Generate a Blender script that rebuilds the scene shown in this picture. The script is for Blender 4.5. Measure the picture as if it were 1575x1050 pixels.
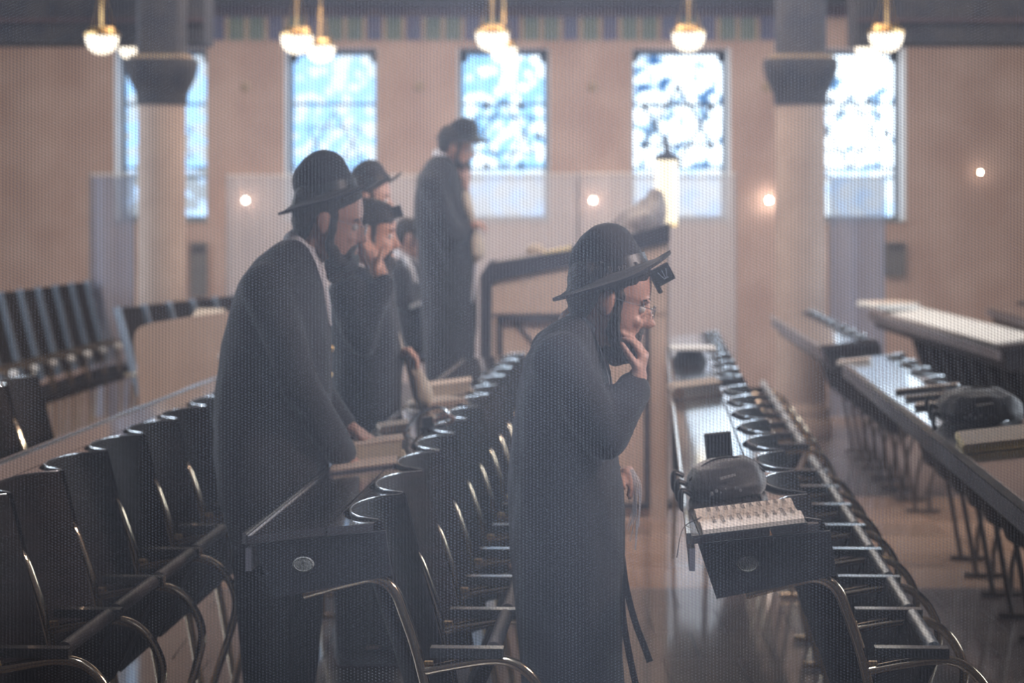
import bpy, bmesh, math, random
import numpy as np
from mathutils import Vector, Matrix, noise

R = math.radians
rnd = random.Random(7)
sc = bpy.context.scene
for o in list(bpy.data.objects):
    bpy.data.objects.remove(o)
COL = sc.collection

# ------------------------------------------------------------------ camera
F = 3719.0            # focal length in pixels of the 1575 wide frame
CZ = 1.79             # eye height
HY = 320.0            # horizon row
cam_d = bpy.data.cameras.new('camera')
cam = bpy.data.objects.new('camera', cam_d); COL.objects.link(cam)
cam.location = (0, 0, CZ); cam.rotation_euler = (R(90), 0, 0)
cam_d.sensor_width = 36; cam_d.lens = 85
cam_d.shift_y = -(525 - HY) / 1575.0
cam_d.clip_end = 200
cam_d.dof.use_dof = True; cam_d.dof.focus_distance = 5.95; cam_d.dof.aperture_fstop = 3.2
sc.camera = cam

# ------------------------------------------------------------------ world, light, exposure
w = bpy.data.worlds.new('world'); sc.world = w; w.use_nodes = True
w.node_tree.nodes['Background'].inputs[0].default_value = (0.86, 0.93, 1.0, 1)
w.node_tree.nodes['Background'].inputs[1].default_value = 4.3
vs = sc.view_settings
vs.view_transform = 'Standard'; vs.look = 'None'; vs.gamma = 1; vs.use_curve_mapping = False
vs.exposure = 0.0

def area(name, loc, rot, sx, sy, energy, col):
    l = bpy.data.lights.new(name, 'AREA'); l.shape = 'RECTANGLE'; l.size = sx; l.size_y = sy
    l.energy = energy; l.color = col
    o = bpy.data.objects.new(name, l); COL.objects.link(o)
    o.location = loc; o.rotation_euler = rot
    return o
# daylight through the tall side windows
for i, y in enumerate((12.0, 15.5, 19.5)):
    area('left_window_daylight', (-7.4, y, 3.0), (0, R(-90), 0), 3.0, 1.6, 165, (0.80, 0.90, 1.0))
    area('right_window_daylight', (7.4, y, 3.0), (0, R(90), 0), 3.0, 1.6, 150, (0.80, 0.90, 1.0))
# fill lights added under the hall ceiling
area('hall_ceiling_fill', (0.4, 17.5, 5.3), (0, 0, 0), 6, 8, 330, (1.0, 0.86, 0.72))
area('hall_front_fill', (0.3, 19.0, 5.3), (R(25), 0, 0), 5, 3, 330, (1.0, 0.82, 0.68))
# fill light added on this side to light the net curtain
area('curtain_near_fill', (0.3, 3.0, 3.6), (R(25), 0, 0), 1.2, .8, 4, (0.80, 0.86, 1.0))
# unseen fill lights added for curtain, faces, platform and desks
def spot(name, loc, target, size, energy, col, rad=.15, blend=1.0):
    l = bpy.data.lights.new(name, 'SPOT'); l.energy = energy; l.color = col; l.spot_size = R(size); l.spot_blend = blend; l.shadow_soft_size = rad
    o = bpy.data.objects.new(name, l); COL.objects.link(o); o.location = loc
    o.rotation_euler = (Vector(target) - Vector(loc)).to_track_quat('-Z', 'Y').to_euler()
gl = area('curtain_haze_fill', (0.05, 4.3, 4.5), (R(19.6), 0, 0), 1.3, .12, 14, (0.74, 0.84, 1.0)); gl.data.spread = R(24)  # added unseen light that raises the haze on the net curtain
sl = area('rear_faces_fill', (4.6, 8.2, 3.2), (0, 0, 0), .5, .3, 9, (1.0, 0.80, 0.70)); sl.data.spread = R(24)  # added unseen light for the faces of the men farther back
sl.rotation_euler = (Vector((-.35, 10.2, 1.62)) - Vector((4.6, 8.2, 3.2))).to_track_quat('-Z', 'Y').to_euler()
pf = area('platform_fill', (0.2, 9.6, 5.2), (R(42), 0, 0), 3.0, .8, 50, (1.0, 0.84, 0.76)); pf.data.spread = R(75)  # added unseen light to brighten the reading desk front and lectern
fl = area('near_faces_fill', (2.7, 5.65, 3.3), (0, 0, 0), .5, .3, 9, (1.0, 0.82, 0.76)); fl.data.spread = R(44)  # added unseen light on the nearer men's faces and hands
fl.rotation_euler = (Vector((0.1, 6.6, 1.55)) - Vector((2.7, 5.65, 3.3))).to_track_quat('-Z', 'Y').to_euler()
spot('desk_page_fill', (1.6, 4.2, 4.6), (0.65, 6.3, 1.0), 16, 190, (1.0, 0.84, 0.68), .1)  # added unseen spot that brightens the open book's pages
spot('right_desk_fill', (2.6, 6.4, 4.2), (1.75, 7.5, 1.0), 15, 130, (1.0, 0.80, 0.52), .1)  # added unseen warm spot for the papers on the right desk

# ------------------------------------------------------------------ helpers
def P(px, py, Y, dy=0.0):
    """the point seen at pixel (px, py) when it stands Y metres down the hall; dy moves it nearer/farther afterwards"""
    return Vector(((px - 787.5) / F * Y, Y + dy, CZ - (py - HY) / F * Y))

def link(o, parent=None):
    COL.objects.link(o)
    if parent is not None: o.parent = parent
    return o

def tag(o, label=None, cat=None, group=None, kind=None):
    if label: o['label'] = label
    if cat: o['category'] = cat
    if group: o['group'] = group
    if kind: o['kind'] = kind
    return o

def empty(name, loc=(0, 0, 0), rz=0.0, **k):
    o = bpy.data.objects.new(name, None); link(o)
    o.location = loc; o.rotation_euler = (0, 0, rz); o.empty_display_size = .1
    return tag(o, **k)

class MB:
    """collects primitive shapes and links them as one mesh object"""
    def __init__(s): s.v = []; s.f = []
    def add(s, vs_, fs):
        n = len(s.v); s.v += [tuple(p) for p in vs_]; s.f += [tuple(i + n for i in f) for f in fs]; return s
    def box(s, a, b, m=None):
        x0, y0, z0 = a; x1, y1, z1 = b
        vs_ = [Vector(p) for p in ((x0,y0,z0),(x1,y0,z0),(x1,y1,z0),(x0,y1,z0),(x0,y0,z1),(x1,y0,z1),(x1,y1,z1),(x0,y1,z1))]
        if m is not None: vs_ = [m @ p for p in vs_]
        return s.add(vs_, [(0,3,2,1),(4,5,6,7),(0,1,5,4),(1,2,6,5),(2,3,7,6),(3,0,4,7)])
    def bar(s, p0, p1, wd, ht, up=(0, 0, 1)):
        p0 = Vector(p0); p1 = Vector(p1); d = (p1 - p0); L = d.length; d.normalize()
        u = Vector(up); sd = d.cross(u).normalized(); u = sd.cross(d)
        vs_ = [p + sd * a * wd / 2 + u * b * ht / 2 for p in (p0, p1) for a, b in ((-1,-1),(1,-1),(1,1),(-1,1))]
        return s.add(vs_, [(0,1,2,3),(7,6,5,4),(0,4,5,1),(1,5,6,2),(2,6,7,3),(3,7,4,0)])
    def prism(s, poly, axis, a, b):
        """poly of 2D points extruded along axis ('x','y','z') from a to b"""
        def mk(p, t):
            return {'y': (p[0], t, p[1]), 'z': (p[0], p[1], t), 'x': (t, p[0], p[1])}[axis]
        n = len(poly)
        vs_ = [mk(p, a) for p in poly] + [mk(p, b) for p in poly]
        fs = [tuple(range(n)), tuple(range(2 * n - 1, n - 1, -1))]
        fs += [(i, i + n, (i + 1) % n + n, (i + 1) % n) for i in range(n)]
        return s.add(vs_, fs)
    def rings(s, rings, cap=True, closed=True):
        n = len(rings[0]); k = len(rings)
        vs_ = [p for r in rings for p in r]; fs = []
        for i in range(k - 1):
            for j in range(n if closed else n - 1):
                a = i * n + j; b = i * n + (j + 1) % n
                fs.append((a, b, b + n, a + n))
        if cap:
            fs.append(tuple(range(n - 1, -1, -1))); fs.append(tuple((k - 1) * n + j for j in range(n)))
        return s.add(vs_, fs)
    def tube(s, pts, r, n=8, smooth=True):
        pts = [Vector(p) for p in pts]
        if smooth: pts = catmull(pts)
        rs = r if isinstance(r, (list, tuple)) else [r] * len(pts)
        if len(rs) != len(pts):
            rs = list(np.interp(np.linspace(0, 1, len(pts)), np.linspace(0, 1, len(rs)), rs))
        rings = []; prev = None
        for i, p in enumerate(pts):
            d = (pts[min(i + 1, len(pts) - 1)] - pts[max(i - 1, 0)]).normalized()
            if prev is None:
                a = Vector((0, 1, 0)) if abs(d.y) < .9 else Vector((0, 0, 1))
                prev = (a - d * a.dot(d)).normalized()
            else:
                prev = (prev - d * prev.dot(d)).normalized()
            q = d.cross(prev)
            rings.append([p + (prev * math.cos(t) + q * math.sin(t)) * rs[i] for t in (2 * math.pi * j / n for j in range(n))])
        return s.rings(rings)
    def ell(s, c, r, m=None, n=16, k=10):
        c = Vector(c); rings = []
        for i in range(1, k):
            t = math.pi * i / k
            ring = []
            for j in range(n):
                a = 2 * math.pi * j / n
                q = Vector((r[0] * math.sin(t) * math.cos(a), r[1] * math.sin(t) * math.sin(a), -r[2] * math.cos(t)))
                ring.append(c + (m @ q if m is not None else q))
            rings.append(ring)
        s.rings(rings, cap=False)
        q0 = Vector((0, 0, -r[2])); q1 = Vector((0, 0, r[2]))
        b = len(s.v); s.v.append(tuple(c + (m @ q0 if m is not None else q0))); s.v.append(tuple(c + (m @ q1 if m is not None else q1)))
        base = b - n * (k - 1)
        for j in range(n):
            s.f.append((b, base + (j + 1) % n, base + j))
            t0 = base + (k - 2) * n
            s.f.append((b + 1, t0 + j, t0 + (j + 1) % n))
        return s
    def caps(s, pts, rs, n=12):
        """chain of tapered capsules"""
        for i in range(len(pts) - 1):
            p0, p1 = Vector(pts[i]), Vector(pts[i + 1]); r0, r1 = rs[i], rs[i + 1]
            s.ell(p0, (r0, r0, r0), n=n, k=8); s.ell(p1, (r1, r1, r1), n=n, k=8)
            s.tube([p0, p1], [r0, r1], n=n, smooth=False)
        return s
    def mesh(s, name, mat=None, smooth=None):
        me = bpy.data.meshes.new(name); me.from_pydata(s.v, [], s.f)
        bm = bmesh.new(); bm.from_mesh(me); bmesh.ops.recalc_face_normals(bm, faces=bm.faces)
        if smooth is not None:
            for f in bm.faces: f.smooth = True
            for e in bm.edges:
                if len(e.link_faces) == 2 and e.calc_face_angle(0) > R(smooth): e.smooth = False
        bm.to_mesh(me); bm.free()
        if mat: me.materials.append(mat)
        return me
    def build(s, name, mat=None, parent=None, smooth=None, **k):
        o = bpy.data.objects.new(name, s.mesh(name, mat, smooth)); link(o, parent)
        return tag(o, **k)

def catmull(pts, n=5):
    if len(pts) < 3: return pts
    out = []
    q = [pts[0] * 2 - pts[1]] + list(pts) + [pts[-1] * 2 - pts[-2]]
    for i in range(1, len(q) - 2):
        for k in range(n):
            t = k / n
            p0, p1, p2, p3 = q[i-1], q[i], q[i+1], q[i+2]
            out.append(.5 * ((2*p1) + (p2-p0)*t + (2*p0-5*p1+4*p2-p3)*t*t + (3*p1-p0-3*p2+p3)*t**3))
    out.append(pts[-1]); return out

def fuse(mb, name, mat, parent, voxel, smooth=4, fold=0.0, fscale=(6, 6, 2), sfac=.5):
    """melts the collected overlapping closed shapes into one continuous skin"""
    me = mb.mesh(name); o = bpy.data.objects.new(name, me); COL.objects.link(o)
    m = o.modifiers.new('r', 'REMESH'); m.mode = 'VOXEL'; m.voxel_size = voxel
    m = o.modifiers.new('s', 'SMOOTH'); m.iterations = smooth; m.factor = sfac
    dg = bpy.context.evaluated_depsgraph_get(); dg.update()
    new = bpy.data.meshes.new_from_object(o.evaluated_get(dg))
    bpy.data.objects.remove(o); bpy.data.meshes.remove(me)
    new.name = name
    if fold:
        n = len(new.vertices); co = np.empty(n * 3); new.vertices.foreach_get('co', co); co = co.reshape(-1, 3)
        no = np.empty(n * 3); new.vertices.foreach_get('normal', no); no = no.reshape(-1, 3)
        d = np.array([noise.noise(Vector((c[0]*fscale[0], c[1]*fscale[1], c[2]*fscale[2]))) + .5*noise.noise(Vector((c[0]*14, c[1]*14, c[2]*9+c[0]*8))) for c in co])
        co += no * (d * fold)[:, None]
        new.vertices.foreach_set('co', co.ravel()); new.update()
    new.materials.clear(); new.materials.append(mat)
    new.polygons.foreach_set('use_smooth', [True] * len(new.polygons))
    ob = bpy.data.objects.new(name, new); link(ob, parent)
    return ob

def copy_tree(o, parent=None):
    c = o.copy(); COL.objects.link(c)
    if parent is not None: c.parent = parent
    for ch in o.children: copy_tree(ch, c)
    return c

# ------------------------------------------------------------------ materials
def mat(name, col, rough=.5, metal=0.0, col2=None, nscale=8, bump=0.0, bscale=60, spec=None, coat=0.0, stretch=None, emit=None, estr=0, sheen=0):
    m = bpy.data.materials.new(name); m.use_nodes = True; nt = m.node_tree; b = nt.nodes['Principled BSDF']
    b.inputs['Base Color'].default_value = (*col, 1); b.inputs['Roughness'].default_value = rough; b.inputs['Metallic'].default_value = metal
    if spec is not None: b.inputs['Specular IOR Level'].default_value = spec
    if coat: b.inputs['Coat Weight'].default_value = coat; b.inputs['Coat Roughness'].default_value = .08
    if sheen: b.inputs['Sheen Weight'].default_value = sheen
    tc = nt.nodes.new('ShaderNodeTexCoord'); mp = nt.nodes.new('ShaderNodeMapping')
    nt.links.new(tc.outputs['Object'], mp.inputs[0])
    if stretch: mp.inputs['Scale'].default_value = stretch
    if col2:
        nz = nt.nodes.new('ShaderNodeTexNoise'); nz.inputs['Scale'].default_value = nscale; nz.inputs['Detail'].default_value = 5
        nt.links.new(mp.outputs[0], nz.inputs['Vector'])
        cr = nt.nodes.new('ShaderNodeValToRGB'); cr.color_ramp.elements[0].position = .35; cr.color_ramp.elements[1].position = .65
        cr.color_ramp.elements[0].color = (*col, 1); cr.color_ramp.elements[1].color = (*col2, 1)
        nt.links.new(nz.outputs[0], cr.inputs[0]); nt.links.new(cr.outputs[0], b.inputs['Base Color'])
    if bump:
        n2 = nt.nodes.new('ShaderNodeTexNoise'); n2.inputs['Scale'].default_value = bscale; n2.inputs['Detail'].default_value = 4
        nt.links.new(mp.outputs[0], n2.inputs['Vector'])
        bp = nt.nodes.new('ShaderNodeBump'); bp.inputs['Strength'].default_value = bump; bp.inputs['Distance'].default_value = .01
        nt.links.new(n2.outputs[0], bp.inputs['Height']); nt.links.new(bp.outputs[0], b.inputs['Normal'])
    if emit:
        b.inputs['Emission Color'].default_value = (*emit, 1); b.inputs['Emission Strength'].default_value = estr
    return m

M = {}
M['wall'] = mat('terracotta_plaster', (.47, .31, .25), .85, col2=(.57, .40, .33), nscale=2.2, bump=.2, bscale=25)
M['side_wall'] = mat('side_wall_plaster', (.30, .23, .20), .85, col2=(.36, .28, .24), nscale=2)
M['jamb'] = mat('pale_reveal_plaster', (.82, .80, .78), .7, col2=(.76, .74, .72), nscale=5)
M['ceiling'] = mat('ceiling_paint', (.12, .10, .10), .8, col2=(.26, .21, .2), nscale=2)
M['cornice'] = mat('dark_plum_cornice', (.10, .06, .07), .7, col2=(.07, .05, .07), nscale=6)
M['fr_green'] = mat('frieze_green_paint', (.16, .19, .15), .7, col2=(.12, .16, .14), nscale=9)
M['fr_blue'] = mat('frieze_blue_paint', (.08, .09, .16), .7, col2=(.11, .10, .17), nscale=9)
M['fr_gold'] = mat('frieze_gold_paint', (.42, .31, .2), .6, col2=(.36, .25, .17), nscale=9)
M['gold'] = mat('brass', (.80, .52, .22), .28, 1.0, col2=(.7, .45, .2), nscale=12)
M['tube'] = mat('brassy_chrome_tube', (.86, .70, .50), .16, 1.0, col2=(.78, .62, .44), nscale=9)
M['chrome'] = mat('polished_steel', (.80, .84, .88), .2, 1.0, col2=(.7, .75, .8), nscale=14)
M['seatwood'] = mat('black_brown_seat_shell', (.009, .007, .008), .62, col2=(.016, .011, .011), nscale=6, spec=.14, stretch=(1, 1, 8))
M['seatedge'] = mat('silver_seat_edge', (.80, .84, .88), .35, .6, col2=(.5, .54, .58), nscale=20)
M['pad'] = mat('black_arm_pad', (.02, .02, .022), .25, col2=(.03, .03, .032), nscale=20, coat=.5)
M['desktop'] = mat('dark_polished_desktop', (.060, .054, .058), .16, col2=(.085, .072, .074), nscale=5, coat=1.0, spec=1.0, stretch=(1, .15, 1), bump=.03, bscale=9)
M['deskbox'] = mat('black_desk_body', (.013, .012, .016), .5, col2=(.020, .019, .024), nscale=12, bump=.05)
M['fascia'] = mat('grey_laminate_fascia', (.17, .16, .18), .4, col2=(.22, .20, .22), nscale=4)
M['badge'] = mat('worn_bronze_badge', (.55, .52, .46), .5, .3, col2=(.22, .21, .18), nscale=40, bump=.5, bscale=120)
M['maple'] = mat('pale_maple_panel', (.60, .45, .36), .5, col2=(.66, .50, .40), nscale=3, stretch=(6, 6, .6), coat=.15)
M['darkframe'] = mat('dark_frame_wood', (.045, .038, .045), .5, col2=(.06, .05, .055), nscale=8)
M['darkcloth'] = mat('dark_reading_desk_cloth', (.03, .032, .045), .9, col2=(.04, .04, .055), nscale=10, bump=.3)
M['tallit'] = mat('mottled_pale_cloth', (.56, .50, .46), .85, col2=(.20, .17, .19), nscale=7, bump=.3, bscale=20)
M['cream'] = mat('cream_cloth', (.66, .57, .47), .85, col2=(.55, .46, .37), nscale=9, bump=.2)
M['coat'] = mat('black_wool_coat', (.014, .015, .020), .85, col2=(.022, .023, .030), nscale=7, bump=.25, bscale=220, sheen=.1)
M['trouser'] = mat('black_trouser_cloth', (.013, .014, .018), .85, col2=(.020, .020, .026), nscale=6, bump=.2, bscale=200)
M['hat'] = mat('black_felt', (.012, .013, .018), .9, col2=(.018, .019, .025), nscale=10, bump=.2, bscale=300, sheen=.15)
M['band'] = mat('black_ribbon', (.02, .02, .025), .4, col2=(.014, .014, .018), nscale=30)
M['skin'] = mat('skin', (.46, .26, .20), .5, col2=(.55, .32, .25), nscale=14, bump=.15, bscale=150)
M['skin2'] = mat('ruddy_skin', (.58, .30, .21), .5, col2=(.66, .36, .26), nscale=14, bump=.15, bscale=150)
M['hair'] = mat('dark_hair', (.012, .010, .011), .6, col2=(.028, .022, .020), nscale=40, bump=.9, bscale=140, stretch=(1, 1, .4))
M['shirt'] = mat('white_shirt_cotton', (.72, .70, .74), .7, col2=(.78, .76, .79), nscale=9)
M['leather'] = mat('black_leather', (.012, .012, .014), .35, col2=(.02, .02, .024), nscale=30, bump=.3)
M['teflin'] = mat('black_lacquered_box', (.03, .035, .04), .3, col2=(.04, .045, .05), nscale=30)
M['eye'] = mat('eye_white', (.7, .68, .66), .2, col2=(.65, .62, .6), nscale=30)
M['page'] = mat('aged_page', (.82, .66, .54), .75, col2=(.76, .60, .48), nscale=10)
M['pageedge'] = mat('page_block_edge', (.70, .60, .46), .8, col2=(.58, .49, .37), nscale=60, stretch=(1, 1, 9))
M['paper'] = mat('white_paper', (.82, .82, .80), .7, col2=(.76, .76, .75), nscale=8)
M['yellow'] = mat('yellowed_paper', (.88, .74, .46), .7, col2=(.78, .6, .3), nscale=7)
M['ink'] = mat('printing_ink', (.03, .025, .03), .8, col2=(.04, .03, .04), nscale=50)
M['cover'] = mat('black_book_cover', (.02, .018, .02), .45, col2=(.03, .028, .03), nscale=20, bump=.2)
M['velvet'] = mat('dark_velvet_bag', (.018, .020, .030), .55, col2=(.03, .032, .042), nscale=9, sheen=.6, bump=.2)
M['silver'] = mat('silver_thread', (.6, .62, .66), .35, .8, col2=(.45, .47, .5), nscale=30)
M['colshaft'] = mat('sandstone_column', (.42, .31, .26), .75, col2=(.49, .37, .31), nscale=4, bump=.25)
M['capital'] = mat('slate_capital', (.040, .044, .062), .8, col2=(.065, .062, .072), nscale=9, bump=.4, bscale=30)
M['lead'] = mat('lead_came', (.015, .03, .06), .6, col2=(.02, .04, .08), nscale=20)
M['winframe'] = mat('steel_window_frame', (.10, .13, .18), .5, col2=(.12, .15, .2), nscale=10)
M['heater'] = mat('grey_wall_heater', (.16, .15, .15), .6, col2=(.2, .18, .17), nscale=6)
M['bulb'] = mat('small_lit_bulb', (1, .9, .8), .4, emit=(1.0, .84, .70), estr=110)
M['milk'] = mat('lit_milk_glass', (.9, .86, .78), .3, emit=(1.0, .86, .66), estr=2.4)
M['lantern'] = mat('lit_lantern_glass', (.9, .82, .65), .3, emit=(1.0, .84, .56), estr=1.5)

def floor_mat(name, c1, c2, rough, seam=None):
    m = mat(name, c1, rough, col2=c2, nscale=1.3, bump=.04, bscale=7, coat=.25)
    return m
M['floor'] = floor_mat('polished_parquet', (.30, .17, .11), (.40, .24, .16), .16)
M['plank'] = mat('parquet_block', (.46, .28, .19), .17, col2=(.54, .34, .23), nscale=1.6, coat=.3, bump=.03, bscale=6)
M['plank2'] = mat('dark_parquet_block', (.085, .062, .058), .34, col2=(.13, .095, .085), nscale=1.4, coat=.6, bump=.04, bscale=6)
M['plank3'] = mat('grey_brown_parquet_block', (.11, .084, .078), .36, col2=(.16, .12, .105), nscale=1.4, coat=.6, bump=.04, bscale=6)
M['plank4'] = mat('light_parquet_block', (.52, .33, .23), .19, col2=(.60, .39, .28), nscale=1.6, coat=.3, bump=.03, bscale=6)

def glass_mat(name, tint, dark, amount):
    """thin art glass: transmits the sky, tinted by its own pattern of pale and blue pieces"""
    m = bpy.data.materials.new(name); m.use_nodes = True; nt = m.node_tree; nt.nodes.clear()
    out = nt.nodes.new('ShaderNodeOutputMaterial'); tr = nt.nodes.new('ShaderNodeBsdfTransparent'); gl = nt.nodes.new('ShaderNodeBsdfGlossy')
    gl.inputs['Roughness'].default_value = .15; gl.inputs['Color'].default_value = (.9, .95, 1, 1)
    mx = nt.nodes.new('ShaderNodeMixShader'); mx.inputs[0].default_value = .05
    tc = nt.nodes.new('ShaderNodeTexCoord')
    v = nt.nodes.new('ShaderNodeTexVoronoi'); v.inputs['Scale'].default_value = 9
    n = nt.nodes.new('ShaderNodeTexNoise'); n.inputs['Scale'].default_value = 4.5; n.inputs['Detail'].default_value = 6
    nt.links.new(tc.outputs['Object'], v.inputs['Vector']); nt.links.new(tc.outputs['Object'], n.inputs['Vector'])
    ad = nt.nodes.new('ShaderNodeMath'); ad.operation = 'MULTIPLY_ADD'; ad.inputs[1].default_value = .45
    nt.links.new(v.outputs['Distance'], ad.inputs[0]); nt.links.new(n.outputs[0], ad.inputs[2])
    cr = nt.nodes.new('ShaderNodeValToRGB'); e = cr.color_ramp.elements
    e[0].position = .66 - amount; e[0].color = (*tint, 1); e[1].position = .86 - amount; e[1].color = (*dark, 1)
    nt.links.new(ad.outputs[0], cr.inputs[0]); nt.links.new(cr.outputs[0], tr.inputs['Color'])
    nt.links.new(tr.outputs[0], mx.inputs[1]); nt.links.new(gl.outputs[0], mx.inputs[2]); nt.links.new(mx.outputs[0], out.inputs[0])
    return m

def sheer_mat(name, col, cover, trans=.5, fold=0.0):
    m = bpy.data.materials.new(name); m.use_nodes = True; nt = m.node_tree; nt.nodes.clear()
    out = nt.nodes.new('ShaderNodeOutputMaterial'); tr = nt.nodes.new('ShaderNodeBsdfTransparent')
    df = nt.nodes.new('ShaderNodeBsdfDiffuse'); tl = nt.nodes.new('ShaderNodeBsdfTranslucent')
    df.inputs['Color'].default_value = (*col, 1); tl.inputs['Color'].default_value = (*col, 1)
    m1 = nt.nodes.new('ShaderNodeMixShader'); m1.inputs[0].default_value = trans
    m2 = nt.nodes.new('ShaderNodeMixShader'); m2.inputs[0].default_value = cover
    nt.links.new(df.outputs[0], m1.inputs[1]); nt.links.new(tl.outputs[0], m1.inputs[2])
    nt.links.new(tr.outputs[0], m2.inputs[1]); nt.links.new(m1.outputs[0], m2.inputs[2]); nt.links.new(m2.outputs[0], out.inputs[0])
    return m, nt, m2

M['screen'] = sheer_mat('white_net_partition', (.80, .78, .80), .62)[0]
M['screen_blue'] = sheer_mat('blue_grey_net_drape', (.42, .47, .60), .72)[0]

# ------------------------------------------------------------------ the room
HALL = 24.0
s24 = F / HALL
def wx(px): return (px - 787.5) / s24
def wz(py): return CZ - (py - HY) / s24
XL, XR, ZT = -7.6, 7.6, 5.5
ops = [(175, 319, .62), (437, 581, .72), (703, 846, .9), (971, 1124, 1.0), (1240, 1394, 1.0)]
zt, zb = wz(73), wz(340)
mb = MB()
edges = [XL]
for a, b, _ in ops: edges += [wx(a), wx(b)]
edges.append(XR)
WT = .55
for i in range(0, len(edges), 2): mb.box((edges[i], HALL, zb), (edges[i+1], HALL + WT, zt))
mb.box((XL, HALL, -.05), (XR, HALL + WT, zb)); mb.box((XL, HALL, zt), (XR, HALL + WT, ZT))
wall_far = mb.build('wall_far', M['wall'], kind='structure')
MB().box((XL - .2, -3.0, -.06), (XR + .2, HALL + WT, -.012)).build('floor', M['floor'], kind='structure')
floor = bpy.data.objects['floor']
MB().box((XL - .2, -3.0, ZT), (XR + .2, HALL + WT, ZT + .2)).build('ceiling', M['ceiling'], kind='structure')
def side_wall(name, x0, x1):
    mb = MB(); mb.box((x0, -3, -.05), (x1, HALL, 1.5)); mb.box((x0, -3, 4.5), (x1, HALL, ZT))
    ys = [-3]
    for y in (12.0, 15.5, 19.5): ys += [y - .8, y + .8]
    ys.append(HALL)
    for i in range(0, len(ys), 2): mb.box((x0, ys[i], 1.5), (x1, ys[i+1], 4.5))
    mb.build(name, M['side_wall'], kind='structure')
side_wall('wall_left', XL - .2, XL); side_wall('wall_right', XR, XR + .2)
MB().box((XL, -3.2, -.05), (XR, -3.0, ZT)).build('wall_near', M['side_wall'], kind='structure')

# parquet blocks: every block in the frame that is wide enough to tell apart is its own piece
def block_mesh(w_, l_, m):
    return MB().add([(0,0,-.012),(w_,0,-.012),(w_,l_,-.012),(0,l_,-.012),(.003,.003,0),(w_-.003,.003,0),(w_-.003,l_-.003,0),(.003,l_-.003,0)],
                    [(0,1,5,4),(1,2,6,5),(2,3,7,6),(3,0,4,7),(4,5,6,7)]).mesh('parquet_block', m)
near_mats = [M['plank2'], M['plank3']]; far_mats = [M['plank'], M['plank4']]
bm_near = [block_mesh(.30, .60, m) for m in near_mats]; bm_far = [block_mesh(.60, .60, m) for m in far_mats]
EDGE = 11.4
bm_near2 = [block_mesh(.60, .60, m) for m in (M['plank2'], M['plank3'])]
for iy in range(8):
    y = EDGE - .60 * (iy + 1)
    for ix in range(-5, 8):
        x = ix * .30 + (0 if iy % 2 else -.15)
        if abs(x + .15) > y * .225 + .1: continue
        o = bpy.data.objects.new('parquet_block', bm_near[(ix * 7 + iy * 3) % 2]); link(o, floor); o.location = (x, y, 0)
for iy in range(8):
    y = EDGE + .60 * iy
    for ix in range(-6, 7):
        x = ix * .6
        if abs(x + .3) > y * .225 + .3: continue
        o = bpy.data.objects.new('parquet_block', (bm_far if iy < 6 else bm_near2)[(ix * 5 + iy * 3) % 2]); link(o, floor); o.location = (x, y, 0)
def slab(y0, y1, holes, m, name):
    MB().box((XL, y0, -.012), (XR, y1, -.002)).build(name, m, floor)
# remaining surface below/behind the single blocks
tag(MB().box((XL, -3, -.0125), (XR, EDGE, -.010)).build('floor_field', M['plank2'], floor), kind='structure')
tag(MB().box((XL, EDGE, -.0125), (XR, HALL, -.010)).build('floor_field', M['plank3'], floor), kind='structure')

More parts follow.
